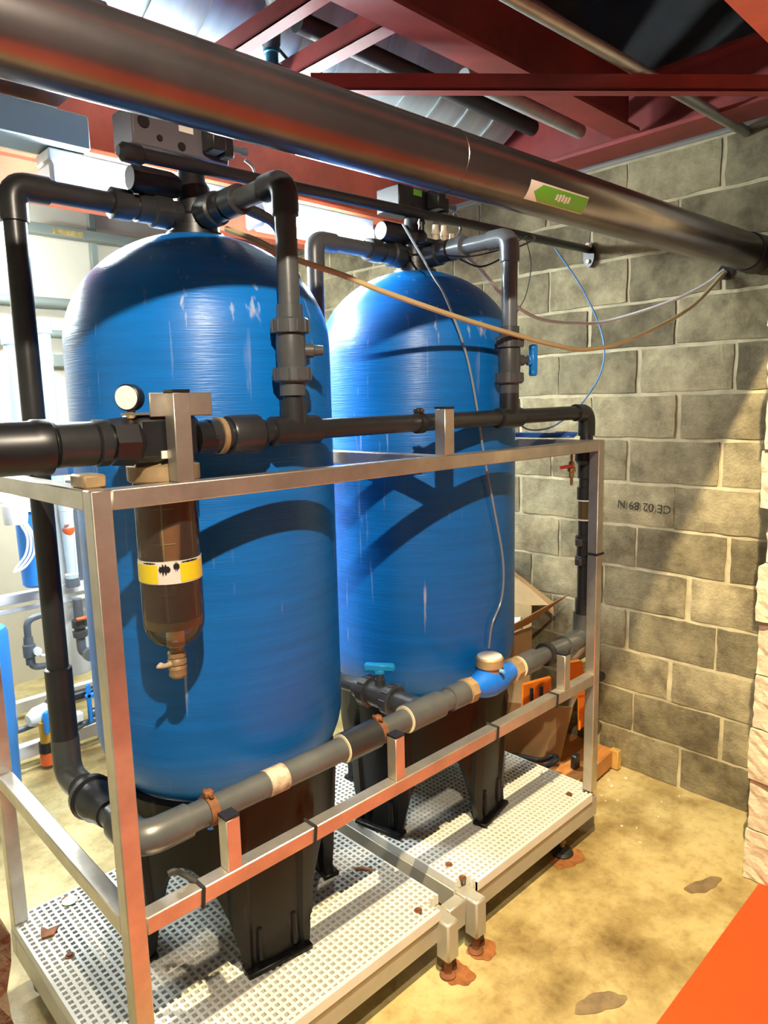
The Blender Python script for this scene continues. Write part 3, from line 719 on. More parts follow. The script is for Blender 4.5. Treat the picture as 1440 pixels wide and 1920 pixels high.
arcpatch('black_mark', D(-170), D(-143), 1.429, 1.432, rb_+.0009, M_CRACK, bl, .0006)
dt = MB().stack((FX, YM, 1.226), (0, 0, -1), [(0, .016), (.010, .016), (.012, .020), (.022, .020), (.024, .017), (.030, .021), (.038, .021), (.040, .018), (.048, .021), (.056, .018), (.064, .020), (.070, .016)], 18).build('drain_tap', M_BRASSD, bf)
MB().tube([(FX-.016, YM-.004, 1.192), (FX-.034, YM-.01, 1.193), (FX-.046, YM-.014, 1.198), (FX-.056, YM-.018, 1.198)], [.006, .005, .007, .003], 10).build('tap_lever', M_CREAM, dt)
YM = YM0
# pressure gauge
pg = thing('pressure_gauge', (.623, YM-.005, 1.735), 'round white-faced pressure gauge above the bowl filter', 'gauge')
gd = Vector((-.80, -.60, 0))
gc = Vector((.628, YM-.005, 1.776))
MB().stack(gc-gd*.014, gd, [(0, .022), (.003, .0265), (.026, .0265), (.028, .024)], 28).build('gauge_case', M_BLACK, pg)
MB().stack(gc+gd*.0135, gd, [(0, .0235), (.001, .0235)], 28).build('dial', M_WHITE, pg)
MB().cyl((.628, YM-.005, 1.735), (.628, YM-.005, 1.755), .009, 10).build('stem', M_BRASSD, pg)

# sample tap with red lever under the top rail
st = thing('sample_tap', (2.20, 1.352, 1.44), 'small brass tap with dark red lever under the top rail', 'tap')
MB().stack((2.245, 1.352, 1.562), (0, 0, -1), [(0, .005), (.03, .005), (.03, .011), (.05, .011), (.052, .015), (.066, .015), (.068, .009), (.085, .009), (.086, .006), (.115, .005)], 12).build('tap_body', M_BRASS, st)
MB().box(2.155, 2.236, 1.338, 1.347, 1.512, 1.524, .003).build('lever', M_REDH, st)

# small items lying on the front-left rail ends
tag(MB().box(.512, .556, YF+A+.004, YF+A+.075, ZT-.0005, ZT+.026, .004).build('brass_block', M_BRASSD), 'small brass block behind the front post top', 'fitting')

# ------------------------------------------------------------------ overhead steel pipe with flow label
pa, pb = Vector((-.35, 1.158, 2.283)), Vector((2.975, 1.018, 2.283))
RB = .066
op = thing('overhead_pipe', (1.2, 1.09, 2.217), 'large dull steel pipe crossing overhead into the block wall', 'pipe')
MB().cyl(pa, pb, RB, 48).build('pipe', M_PIPESS, op)
for d in (1.62,):
    ax = (pb-pa).normalized(); MB().stack(pa+ax*d, ax, [(0, RB), (.001, RB+.0012), (.005, RB+.0012), (.006, RB)], 48).build('weld_seam', M_PIPESS, op)
MB().stack(pb-(pb-pa).normalized()*.09, (pb-pa), [(0, RB+.001), (.002, RB+.004), (.088, RB+.006)], 40).build('wall_sleeve', M_BLACK, op)
# label, wrapped on the side facing the opening
def pipe_label(s0, s1, a0, a1, lift, m, name, par, shape=None, n=8):
    ax = (pb-pa).normalized(); up = Vector((0, 0, 1)); side = ax.cross(up).normalized()  # side points to -y
    vs = []; fs = []
    k = 14
    for i in range(k+1):
        for j in range(n+1):
            v = j/n; s = s0+(s1-s0)*i/k
            if shape: s = shape(i/k, v, s0, s1)
            a = a0+(a1-a0)*v
            for r in (RB+lift, RB+lift+.0007): vs.append(pa+ax*s+side*math.cos(a)*r+up*math.sin(a)*r)
    def I(i, j, q): return (i*(n+1)+j)*2+q
    for i in range(k):
        for j in range(n):
            for q in (0, 1): fs.append((I(i, j, q), I(i+1, j, q), I(i+1, j+1, q), I(i, j+1, q)))
    return link(name, vs, fs, m, par)
pl = pipe_label(1.842, 2.085, -.90, -.22, .0006, M_PAPER, 'flow_label', op)
pl['label'] = 'green arrow flow label with pale border'
def arrow(u, v, s0, s1):
    tip = abs(v-.5)*2
    a = s0+.028*tip**1.0
    return a+(s1-a)*u
pipe_label(1.862, 2.083, -.85, -.28, .0016, M_GREEN, 'arrow_print', pl, arrow, 10)
for i in range(5):
    s = 1.95+i*.0125
    pipe_label(s, s+.008, -.64-.03*(i % 2), -.44+.02*(i % 3), .0025, M_PAPER, 'worn_letter', pl, None, 3)

# ------------------------------------------------------------------ ceiling steelwork
def ibeam(name, axis, c, a, b, z0, z1, wid, m, label, ft=.014, wt=.010):
    p = [(-wid/2, z0), (wid/2, z0), (wid/2, z0+ft), (wt/2, z0+ft), (wt/2, z1-ft), (wid/2, z1-ft), (wid/2, z1), (-wid/2, z1), (-wid/2, z1-ft), (-wt/2, z1-ft), (-wt/2, z0+ft), (-wid/2, z0+ft)]
    return tag(MB().prism([(q[0]+c, q[1]) for q in p], axis, a, b).build(name, m, smooth=False), label, 'beam', 'red ceiling steelwork')
ibeam('steel_beam', 'x', 1.412, -2.1, 2.70, 2.75, 2.97, .105, M_RED, 'long dark red I-beam across the ceiling, upper middle')
ibeam('steel_beam', 'y', 2.79, .80, 4.8, 2.735, 2.955, .16, M_RED, 'dark red I-beam resting along the block wall top')
ibeam('steel_beam', 'x', 2.545, -2.1, 2.70, 2.615, 2.86, .10, M_ORANGE, 'red beam behind the tank tops, orange lamp light put into its colour')
ibeam('steel_beam', 'x', 3.25, -2.1, 2.70, 2.63, 2.80, .10, M_ORANGE, 'orange beam glimpsed behind the glaring lamps')
ibeam('steel_beam', 'x', .70, .13, 2.90, 2.735, 2.93, .17, M_ORANGE, 'orange-brown lintel beam over the opening, top right corner')
def bar(a, b, w_, h_, m, label):
    a, b = Vector(a), Vector(b); ex = (b-a).normalized(); ez = Vector((0, 0, 1)); ey = ez.cross(ex).normalized(); ez = ex.cross(ey)
    M_ = Matrix((ex, ey, ez)).transposed().to_4x4(); M_.translation = a
    return tag(MB().box(0, (b-a).length, -w_/2, w_/2, 0, .006, 0, M_).box(0, (b-a).length, -w_/2, -w_/2+.006, 0, h_, 0, M_).build('brace_bar', m, smooth=False), label, 'brace', 'red ceiling steelwork')
bar((1.245, 2.49, 2.765), (1.265, 1.468, 2.765), .045, .05, M_RED, 'dark red brace bar rising to the top edge left of the beam')
bar((1.47, 2.49, 2.765), (1.492, 1.468, 2.765), .055, .055, M_RED, 'wider dark red brace bar just right of the hanging teal valve')
bar((1.437, 1.761, 2.675), (2.573, .79, 2.675), .042, .045, M_RED, 'level dark red diagonal brace below the ceiling beam')
tag(MB().cyl((.9, 1.168, 2.739), (2.99, 1.079, 2.739), .0185, 20).build('grey_conduit', M_SATIN), 'slim grey conduit entering the block wall top right', 'conduit')
# ducts and pipes above the beams
def duct(y, z, r, x0, x1, label, step=.16, m=M_DUCT):
    t = thing('round_duct', ((x0+x1)/2, y, z-r), label, 'duct')
    n = int((x1-x0)/step)
    for i in range(n):
        a = x0+(x1-x0)*i/n; b = x0+(x1-x0)*(i+1)/n
        MB().stack((a, y, z), (1, 0, 0), [(0, r+.006), (.008, r+.007), (.012, r), (b-a, r)], 40).build('duct_section', m, t)
    return t
duct(2.12, 3.135, .295, -.6, 2.70, 'big silver round duct above the red beams')
tag(MB().cyl((-2, 2.98, 3.12), (2.6, 2.98, 3.12), .14, 28).build('insulated_pipe', M_DUCT), 'silver insulated pipe behind the big duct', 'pipe')
tag(MB().tube(fillet([(1.40, 1.77, 2.86), (2.62, 1.785, 2.86)], .05), .030, 16).build('black_pipe', M_RUBBER), 'black pipe along the underside of the silver duct', 'pipe')
tv = thing('hanging_valve', (1.425, 1.93, 2.75), 'teal ball valve hanging on black pipe near the ceiling', 'valve')
MB().tube(fillet([(1.26, 1.70, 2.885), (1.36, 1.80, 2.885), (1.40, 1.90, 2.895), (1.42, 1.93, 2.86)], .05), .030, 14).build('pipe', M_RUBBER, tv)
MB().stack((1.422, 1.93, 2.885), (0, 0, -1), [(0, .016), (.02, .020), (.022, .026), (.05, .026), (.052, .020), (.08, .020), (.082, .024), (.11, .022), (.125, .012)], 18).build('valve_body', mat('teal_plastic', (.02, .14, .20), .4), tv)
MB().box(1.43, 1.475, 1.923, 1.937, 2.80, 2.81, .002).build('lever', M_REDH, tv)
tag(MB().tube(spline([(1.44, 1.93, 2.86), (1.50, 1.93, 2.83), (1.58, 1.94, 2.83), (1.64, 1.95, 2.86)]), .005, 8).build('hanging_wire', M_BLACK), 'thin black wire beside the hanging teal valve', 'wire')
tag(MB().cyl((1.61, 1.935, 2.93), (1.61, 1.935, 2.80), .014, 12).build('drop_stub', M_BLACK), 'short black drop stub under the silver duct', 'pipe')
tag(MB().cyl((1.95, 1.60, 2.81), (2.68, 1.60, 2.81), .026, 18).build('silver_pipe', M_DUCT), 'short shiny silver pipe tucked behind the red beam', 'pipe')
for i, (y, lab) in enumerate(((1.98, 'nearest thin silver pipe in the top left corner'), (2.09, 'middle thin silver pipe in the top left corner'), (2.18, 'rearmost thin silver pipe in the top left corner'))):
    tag(MB().cyl((-.6, y, 2.785+.004*i), (.905+.03*i, y-.02, 2.785+.004*i), .030, 18).build('silver_pipe', M_DUCT), lab, 'pipe', 'silver pipes in the top left corner')
tag(MB().box(-1.5, 1.00, 2.33, 2.47, 2.563, 2.665, .004).build('cable_duct', M_GREYB), 'long grey cable duct under the orange beam', 'cable duct')
tag(MB().box(.2, .96, 2.28, 2.50, 2.72, 2.728).build('deck_sheet', M_DUCT), 'greenish grey sheet above the cable duct', 'sheet')

# ------------------------------------------------------------------ lamps
def tube_lamp(x0, x1, y, z, label, m=M_TUBE, ztop=3.45, yr_=None):
    t = thing('fluorescent_lamp', ((x0+x1)/2, y, z), label, 'lamp', 'fluorescent lamps under the ceiling')
    MB().box(x0, x1, y-.055, y+.055, z+.045, z+.085, .006).build('housing', M_WHITE, t)
    MB().box(x0+.02, x1-.02, y-.062, y+.062, z-.028, z+.045, .02).build('diffuser', m, t)
    yr_ = yr_ or y
    for x in (x0+.1, x1-.1): MB().box(x-.012, x+.012, min(y, yr_)-.02, max(y, yr_)+.02, z+.085, z+.089).cyl((x, yr_, z+.085), (x, yr_, ztop), .005, 8).build('hanger', M_SATIN, t)
    for x in (x0, x1-.02): MB().box(x, x+.02, y-.064, y+.064, z-.03, z+.046, .012).build('end_cap', M_WHITE, t)
    return t
tube_lamp(.88, 1.52, 2.42, 2.475, 'glaring fluorescent lamp behind the nearer tank top', M_TUBE, 2.615, 2.53)
tube_lamp(1.66, 2.26, 2.42, 2.475, 'glaring fluorescent lamp between the two tank tops', M_TUBE2, 2.615, 2.53)
tube_lamp(-.05, 1.13, 4.3, 2.72, 'added unseen fluorescent lamp brightening the back wall, beyond the left edge')  # lamp added out of view to brighten the back wall
def floodlight(loc, aim, power, col, size, angle, blend, label):
    fo = Vector(loc); fdir = (Vector(aim)-fo).normalized(); base = fo-Vector((0, 0, .06))
    fl = thing('floodlight', base, label, 'lamp', 'corridor floodlights')
    MB().stack(fo-fdir*.10, fdir, [(0, .03), (.02, .045), (.09, .06), (.094, .06)], 20).build('housing', M_BLACK, fl)
    MB().stack(fo-fdir*.007, fdir, [(0, .054), (.004, .054)], 20).build('lens', M_GLOBE, fl)
    q = fo-fdir*.06
    MB().cyl(q, (q.x, q.y, 4.15), .008, 8).build('stem', M_BLACK, fl)
    l = bpy.data.lights.new('lamp_light', 'SPOT'); l.energy = power; l.color = col; l.shadow_soft_size = size; l.spot_size = math.radians(angle); l.spot_blend = blend
    lo = bpy.data.objects.new('lamp_light', l); COL.objects.link(lo); lo.parent = fl; lo.location = fo+fdir*.004-base; lo.rotation_euler = fdir.to_track_quat('-Z', 'Y').to_euler()
floodlight((.15, .10, 2.70), (1.42, 1.75, 1.22), P_NEAR, C_NEAR, .02, 72, .55, 'corridor floodlight above the viewpoint aimed at the tanks')
floodlight((.42, .12, 3.93), (2.6, 1.2, .5), P_SIDE, C_SIDE, .02, 80, .35, 'high corridor floodlight aimed at the block wall')

# ------------------------------------------------------------------ hoses and wires
def hose(name, pts, r, m, label, cat='hose', n=9): return tag(MB().tube(spline(pts, 8), r, n).build(name, m), label, cat)
hose('beige_hose', [(1.054, 1.660, 2.212), (1.074, 1.555, 2.168), (1.122, 1.480, 2.121), (1.227, 1.410, 2.080), (1.338, 1.370, 2.043), (1.588, 1.345, 1.996), (1.822, 1.335, 1.963), (2.074, 1.320, 1.932), (2.278, 1.320, 1.926), (2.490, 1.270, 1.964), (2.773, 1.180, 2.083), (2.985, 1.128, 2.236)], .0075, M_HOSE, 'beige hose sagging across both tanks to the wall hole')
hose('white_hose', [(2.021, 1.660, 2.266), (2.075, 1.620, 2.209), (2.191, 1.600, 2.124), (2.369, 1.580, 2.063), (2.555, 1.530, 2.052), (2.679, 1.460, 2.061), (2.807, 1.280, 2.121), (2.912, 1.180, 2.185), (2.985, 1.135, 2.244)], .0065, M_WHITE, 'white hose running above the beige one to the wall hole')
hose('blue_tube', [(2.662, 1.700, 2.380), (2.788, 1.660, 2.247), (2.880, 1.620, 2.094), (2.873, 1.580, 1.966), (2.765, 1.540, 1.849), (2.589, 1.520, 1.735), (2.382, 1.500, 1.661), (2.226, 1.480, 1.645), (2.112, 1.460, 1.656), (2.023, 1.440, 1.692)], .0035, M_BLUET, 'pale blue air tube looping against the block wall')
hose('clear_tube', [(1.713, 1.660, 2.324), (1.734, 1.600, 2.218), (1.708, 1.525, 2.140), (1.712, 1.478, 2.070), (1.766, 1.447, 1.909), (1.803, 1.433, 1.741), (1.834, 1.429, 1.586), (1.882, 1.425, 1.405), (1.934, 1.425, 1.213), (1.928, 1.425, 1.082), (1.874, 1.425, 0.999), (1.861, 1.43, 0.915)], .0040, M_CLEART, 'clear tube hanging down the front of the farther tank')
hose('black_wire', [(1.823, 1.520, 2.208), (1.908, 1.500, 2.190), (1.942, 1.440, 2.210), (1.945, 1.415, 2.228), (2.137, 1.450, 2.296), (2.430, 1.650, 2.388)], .003, M_BLACK, 'thin black wire behind the farther riser elbow', 'wire', 6)
hose('black_wire', [(1.80, 1.56, 2.222), (1.88, 1.52, 2.222), (1.935, 1.47, 2.235), (1.96, 1.42, 2.25), (2.2, 1.52, 2.33)], .0025, M_BLACK, 'upper thin black wire near the farther riser elbow', 'wire', 6)
hose('grey_wire', [(2.45, 1.70, 2.40), (2.52, 1.72, 2.30), (2.50, 1.73, 2.18), (2.44, 1.74, 2.08), (2.46, 1.74, 1.95), (2.45, 1.72, 1.85)], .002, M_BLACK, 'thin wire hanging down the block wall by the farther tank', 'wire', 6)
hose('black_hose', [(1.17, 1.74, 2.30), (1.27, 1.74, 2.27), (1.33, 1.78, 2.20), (1.38, 1.80, 2.14), (1.42, 1.82, 2.05)], .016, M_RUBBER, 'black hose curving down between the tank tops', 'hose', 12)
coil = []
for i in range(60):
    a = 2*PI*i/20; coil.append((2.355+.035*math.cos(a), 1.56+(.15+.006*(i//20))*math.sin(a), ZT+.006+.006*(i/20)))
tag(MB().tube(coil, .0042, 8).build('tube_coil', mat('blue_tube_dark', (.03, .13, .45), .35)), 'flat coil of blue tube lying on the end rail', 'tube')
def tie(c, axis, label):
    x, y, z = c; h = A/2+.002
    if axis == 'x': pts = [(x, y-h, z-h), (x, y+h, z-h), (x+.004, y+h, z+h), (x+.004, y-h, z+h)]
    else: pts = [(x-h, y-h, z), (x+h, y-h, z), (x+h, y+h, z), (x-h, y+h, z)]
    t = tag(MB().tube(pts, .0048, 6, closed=True).build('cable_tie', M_RUBBER), label, 'cable tie', 'black ties on the frame')
    return t
zr = ZLO-A/2; yr = YF+A/2
tie((.672, yr, zr), 'x', 'black cable tie on the lower rail nearest the front post')
tie((.985, yr, zr), 'x', 'black cable tie on the lower rail above the nearer tank foot')
tie((1.735, yr, zr), 'x', 'black cable tie on the lower rail above the farther tank foot')
tie((2.085, yr, zr), 'x', 'black cable tie on the lower rail near the end bracket')
tie((XR+A/2, yr, 1.18), 'z', 'black cable tie around the far end post')
hose('tie_tail', [(.676, YF+.03, ZLO+.002), (.655, YF+.05, ZLO+.020), (.64, YF+.055, ZLO+.032), (.625, YF+.06, ZLO+.03)], .007, M_RUBBER, 'loose black strap end curling off the lower rail', 'strap', 8)

# ------------------------------------------------------------------ boxes and oddments between platform and block wall
wb = thing('plywood_board', (2.72, 1.80, 0), 'orange-brown board lying on the floor beside the block wall', 'board')
MB().prism([(2.56, 1.50), (2.965, 1.53), (2.975, 2.35), (2.42, 2.30), (2.43, 1.62)], 'z', .02, .095).build('board', M_WOOD, wb)
MB().box(2.945, 2.978, 1.50, 1.545, .005, .10, .003).build('end_batten', mat('yellow_wood', (.55, .33, .09), .6, var=.2, vscale=8), wb)
MB().box(2.58, 2.93, 1.53, 1.56, .001, .022).build('bearer', M_RUST, wb)
MB().box(2.50, 2.93, 2.20, 2.24, .001, .022).build('bearer', M_RUST, wb)
def quad_sheet(mb, pts, th=.004):
    P = [Vector(p) for p in pts]; n = (P[1]-P[0]).cross(P[2]-P[0]).normalized()*th
    k = len(P); return mb.add([p for p in P]+[p+n for p in P], [tuple(range(k)), tuple(range(2*k-1, k-1, -1))]+[(i, (i+1) % k, k+(i+1) % k, k+i) for i in range(k)])
cb = thing('cardboard_box', (2.72, 1.95, .10), 'open cardboard box with raised flaps behind the farther tank', 'box')
x0, x1, y0, y1, z0, z1 = 2.50, 2.84, 1.92, 2.34, .10, .655
for nm, pts, m in (('box_side', [(x0, y0, z0), (x0, y1, z0), (x0, y1, z1), (x0, y0, z1)], M_CARD), ('box_side', [(x1, y0, z0), (x1, y1, z0), (x1, y1, z1+.10), (x1, y0, z1+.10)], M_CARDI),
                   ('box_side', [(x0, y0, z0), (x1, y0, z0), (x1, y0, z1), (x0, y0, z1)], M_CARD), ('box_side', [(x0, y1, z0), (x1, y1, z0), (x1, y1, z1), (x0, y1, z1)], M_CARDI),
                   ('box_bottom', [(x0, y0, z0), (x1, y0, z0), (x1, y1, z0), (x0, y1, z0)], M_CARDI)):
    quad_sheet(MB(), pts).build(nm, m, cb, smooth=False)
quad_sheet(MB(), [(x0, y0, z1), (x1-.05, y0-.02, z1+.03), (x1+.02, y0-.20, z1+.20), (x0+.05, y0-.10, z1+.10)]).build('flap', M_CARD, cb, smooth=False)
quad_sheet(MB(), [(x1, y0+.02, z1+.10), (x1, y1, z1+.10), (x1+.06, y1+.05, z1+.38), (x1+.08, y0-.06, z1+.10)]).build('flap', M_CARDI, cb, smooth=False)
quad_sheet(MB(), [(x1+.07, y0-.08, z1+.12), (x1+.10, y1+.05, z1+.38), (x1+.105, y1+.05, z1+.32), (x1+.085, y0-.08, z1+.05)], .006).build('flap_edge', M_CARD, cb, smooth=False)
tag(MB().tube(spline([(2.52, 2.16, .66), (2.60, 2.10, .72), (2.66, 2.03, .70), (2.70, 1.97, .69), (2.73, 1.90, .70)]), [.03]*33, 10).build('white_bag', M_WHITE), 'crumpled white wrapping inside the cardboard box', 'wrapping')
ob = thing('tipped_carton', (2.69, 1.76, .10), 'torn brown carton with orange insert tipped against the wall', 'box')
for nm, pts, m in (('panel', [(2.50, 1.88, .12), (2.69, 1.66, .10), (2.73, 1.62, .36), (2.52, 1.86, .38)], M_CARD),
                   ('panel', [(2.69, 1.66, .10), (2.93, 1.84, .10), (2.95, 1.80, .44), (2.73, 1.62, .36)], M_CARDI),
                   ('flap', [(2.52, 1.86, .38), (2.61, 1.76, .37), (2.65, 1.80, .50), (2.55, 1.90, .48)], M_CARDI),
                   ('flap', [(2.73, 1.62, .36), (2.95, 1.80, .44), (2.97, 1.70, .58), (2.79, 1.59, .48)], M_CARD)):
    quad_sheet(MB(), pts).build(nm, m, ob, smooth=False)
orn = thing('orange_tool', (2.58, 1.60, .30), 'bright orange slotted plastic body above the lower rail end', 'tool')
for i, pts in enumerate(([(2.44, 1.70, .42), (2.54, 1.62, .44), (2.55, 1.63, .56), (2.46, 1.71, .53)], [(2.58, 1.585, .47), (2.68, 1.53, .47), (2.67, 1.56, .62), (2.60, 1.61, .61)], [(2.655, 1.545, .30), (2.72, 1.50, .36), (2.75, 1.525, .47), (2.67, 1.56, .46)])):
    q = quad_sheet(MB(), pts, .03).build('orange_panel', M_ORPL, orn, smooth=False)
for i in range(2):
    a = Vector((2.47+.034*i, 1.676-.027*i, .465+.006*i))+Vector((-.0196, -.0236, .003)); MB().tube([a, a+Vector((.006, .004, .055))], .008, 6).build('slot', M_CRACK, orn)
    a = Vector((2.605+.03*i, 1.574-.018*i, .50)); b = a+Vector((.004, .012, .075))
    MB().tube([a, b], .007, 6).build('slot', M_CRACK, orn)  # black tubes laid on the panels, slot shade put into colour
hy = hose('yellow_bracket', [(2.66, 1.545, .60), (2.73, 1.52, .62), (2.77, 1.53, .56), (2.78, 1.54, .44), (2.74, 1.52, .34)], .016, M_YELL, 'pale yellow curved plastic bracket on the tipped carton', 'bracket', 8)
MB().stack((2.74, 1.505, .545), (-.5, -.8, 0), [(0, .024), (.03, .024), (.032, .018)], 16).build('knob', M_BLACK, orn)
tag(MB().box(2.66, 2.70, 1.555, 1.585, .10, .165, .006).build('black_plug', M_BLACK), 'small black plug standing on the plywood board', 'plug')
hose('black_cable', [(2.44, 2.0, .12), (2.50, 1.90, .125), (2.56, 1.80, .12), (2.60, 1.70, .12), (2.64, 1.66, .14), (2.60, 1.62, .15), (2.54, 1.66, .12), (2.50, 1.76, .115), (2.53, 1.86, .13)], .012, M_RUBBER, 'bundle of black cable lying on the plywood board', 'cable', 10)
# ------------------------------------------------------------------ debris and stains
patch(1.70, .90, .075, .035, -.5, 3, M_STAIN, 'floor_stain', 'dark oval stain on the floor near the red paint')
patch(2.42, .89, .075, .03, -.35, 4, M_STAIN, 'floor_stain', 'brownish scuff on the floor close to the broken jamb')
patch(2.215, 1.335, .075, .06, .3, 5, M_STAINR, 'rust_stain', 'rusty crust around the black levelling foot')
patch(1.49, 1.27, .05, .05, .1, 6, M_STAINR, 'rust_stain', 'rust stain under the nearer square platform leg')
patch(1.62, 1.27, .045, .045, .1, 7, M_STAINR, 'rust_stain', 'rust stain under the farther square platform leg')
for i in range(16):
    x = random.uniform(2.45, 2.95); y = random.uniform(1.42, 1.50) if i < 8 else random.uniform(1.15, 1.45); r = random.uniform(.003, .009 if i < 8 else .005)
    tag(MB().stack((x, y, .0), (0, 0, 1), [(0, r), (r*.5, r*1.1), (r*.9, r*.5)], 7).build('mortar_crumb', M_JAMB), 'crumb of mortar on the floor by the block wall', 'crumb', 'mortar crumbs on the floor')
tag(MB().prism([(0.545, 2.05), (.575, 2.04), (.60, 2.07), (.57, 2.075), (.56, 2.10), (.55, 2.075)], 'z', ZP+.001, ZP+.008).build('dead_leaf', M_RUST), 'dark dry leaf on the nearer grating', 'leaf')
tag(MB().tube([(1.388, 1.632, ZP+.006), (1.41, 1.61, ZP+.006), (1.432, 1.575, ZP+.006)], [.002, .006, .002], 6).build('wood_splinter', M_WOOD), 'orange-brown splinter on the nearer grating', 'splinter')
tag(MB().stack((.665, 2.16, ZP+.0005), (0, 0, 1), [(0, .022), (.004, .024), (.008, .018)], 12).build('washer', M_CREAM), 'pale round washer near the back of the nearer grating', 'washer')
bc = hose('blue_hook', [(.79, 1.60, .66), (.80, 1.575, .70), (.82, 1.56, .715), (.84, 1.55, .70), (.835, 1.545, .67)], .010, M_HANDLE, 'small blue plastic hook under the nearer tank', 'hook', 8)

# ------------------------------------------------------------------ small treatment skid in the background
YS = 3.70
sk = thing('treatment_skid', (1.2, YS, 0), 'white steel skid frame in the left background', 'frame')
MB().box(.3, 2.2, YS-.05, YS, .035, .105, .004).build('base_rail', M_WHITE, sk)
MB().box(.3, 2.2, YS+.55, YS+.60, .035, .105, .004).build('base_rail', M_WHITE, sk)
MB().box(.3, 2.2, YS-.02, YS+.02, .825, .875, .004).build('cross_rail', M_WHITE, sk)
MB().box(.3, 2.2, YS-.03, YS-.005, .785, .805, .003).build('cross_rail', M_WHITE, sk)
for x in (.32, 1.415, 2.15): MB().box(x, x+.05, YS+.0, YS+.05, .105, 1.55, .003).build('upright', M_WHITE, sk)
for x in (.36, 2.1): MB().box(x, x+.05, YS-.04, YS+.60, 0, .035, .003).build('foot', M_GREYB, sk)
fh = thing('filter_housing', (1.105, YS-.09, .92), 'bright blue filter housing on the background skid', 'filter')
MB().stack((1.105, YS-.09, .915), (0, 0, 1), [(0, .05), (.012, .062), (.10, .064), (.36, .068), (.375, .072)], 26).build('bowl', M_FILTB, fh)
MB().stack((1.105, YS-.09, 1.29), (0, 0, 1), [(0, .082), (.05, .084), (.06, .07), (.10, .07), (.11, .05)], 26).build('cap', M_WHITE, fh)
MB().box(.98, 1.22, YS-.13, YS-.05, 1.335, 1.375, .006).build('bracket', M_WHITE, fh)
tag(MB().stack((1.02, YS-.16, 1.24), (0, 0, 1), [(0, .05), (.03, .055), (.09, .056), (.10, .04)], 20).build('white_pump_head', M_WHITE), 'white pump head left of the blue filter housing', 'pump')
for i in range(3): hose('white_tube', [(1.05-.014*i, YS-.2, 1.25), (1.075-.014*i, YS-.21, 1.18), (1.07-.018*i, YS-.21, 1.10), (1.03-.02*i, YS-.2, 1.04), (.98, YS-.2, 1.02)], .006, M_WHITE, ('outer', 'middle', 'inner')[i]+' white tube curving below the white pump head', 'tube', 8)
def flowmeter(x, y, z0, label):
    t = thing('flow_meter', (x, y, z0), label, 'flow meter', 'flow meters on the background skid')
    MB().stack((x, y, z0), (0, 0, 1), [(0, .030), (.035, .034), (.04, .022), (.36, .034), (.362, .036), (.41, .036)], 20).build('meter_tube', mat('frosted_clear', (.60, .68, .68), .2), t)
    MB().stack((x, y-.01, z0+.215), (0, 0, 1), [(0, .008), (.045, .030), (.06, .030), (.062, .006)], 16).build('float', M_ORH, t)
    MB().box(x-.026, x-.004, y-.038, y-.030, z0+.29, z0+.296).build('limit_mark', M_ORH, t)
    for dz in (-.01, .41): MB().stack((x, y, z0+dz-.02), (0, 0, 1), [(0, .036), (.045, .036)], 10).build('end_nut', M_PVCL, t)
flowmeter(1.285, YS-.06, .90, 'flow meter with orange float right of the tall dark pipe')
flowmeter(1.20, YS+.01, .99, 'flow meter with orange float left of the tall dark pipe')
tag(MB().box(1.24, 1.34, YS-.005, YS+.005, .88, 1.32, .002).build('white_board', M_WHITE), 'white backing board behind the flow meter', 'board')
tag(MB().tube([(1.375, YS+.06, .86), (1.375, YS+.06, 1.40)], .036, 18).build('grey_column', M_PVCL), 'pale grey pipe column beside the flow meters', 'pipe')
tag(MB().stack((1.335, YS+.14, .35), (0, 0, 1), [(0, .075), (.01, .08), (.47, .08), (.475, .078)], 28).build('white_cylinder', M_WHITE), 'white membrane cylinder on the background skid', 'cylinder')
gv = thing('skid_valve', (1.30, YS-.05, .56), 'grey skid valve with vermilion lever', 'valve')
MB().tube(fillet([(1.30, YS-.06, .80), (1.30, YS-.06, .50), (1.40, YS-.06, .50)], .05), .024, 14).build('pipe', M_PVCL, gv)
MB().stack((1.30, YS-.06, .60), (0, 0, 1), [(0, .036), (.03, .038), (.032, .028), (.05, .028), (.052, .038), (.09, .038)], 10).build('valve_body', M_PVC, gv)
MB().box(1.27, 1.335, YS-.12, YS-.10, .70, .715, .004).build('lever', M_ORH, gv)
MB().stack((1.315, YS-.11, .515), (0, -1, 0), [(0, .034), (.03, .034)], 16).build('end_cap', M_PVCL, gv)
up = thing('bent_pipe', (1.05, YS-.06, .48), 'grey U-shaped pipe with fittings below the skid rail', 'pipe')
MB().tube(fillet([(1.17, YS-.06, .765), (1.05, YS-.06, .745), (1.05, YS-.06, .50), (1.16, YS-.06, .49)], .04), .017, 12).build('pipe', M_PVCL, up)
MB().stack((1.05, YS-.06, .66), (0, 0, -1), [(0, .022), (.035, .024), (.04, .03), (.10, .03), (.105, .022), (.14, .022)], 14).build('dosing_valve', M_PVCL, up)
MB().stack((1.075, YS-.09, .59), (0, -1, 0), [(0, .02), (.02, .02)], 12).build('knob', M_WHITE, up)
hose('white_tube', [(1.09, YS-.08, .56), (1.13, YS-.1, .545), (1.15, YS-.1, .48), (1.15, YS-.1, .38)], .008, M_WHITE, 'white tube looping from the bent pipe', 'tube', 8)
yv = thing('drain_riser', (1.06, YS-.14, .0), 'vertical drain pipe with yellow, black and red sections and blue lever', 'pipe')
for z0_, z1_, r, m in ((.02, .085, .034, M_ORH), (.085, .135, .036, M_BLACK), (.135, .24, .027, mat('amber_yellow', (.6, .33, .03), .4))):
    MB().cyl((1.06, YS-.14, z0_), (1.06, YS-.14, z1_), r, 16).build('section', m, yv)
MB().box(1.045, 1.068, YS-.19, YS-.175, .19, .30, .004).build('lever', M_HANDLE, yv)
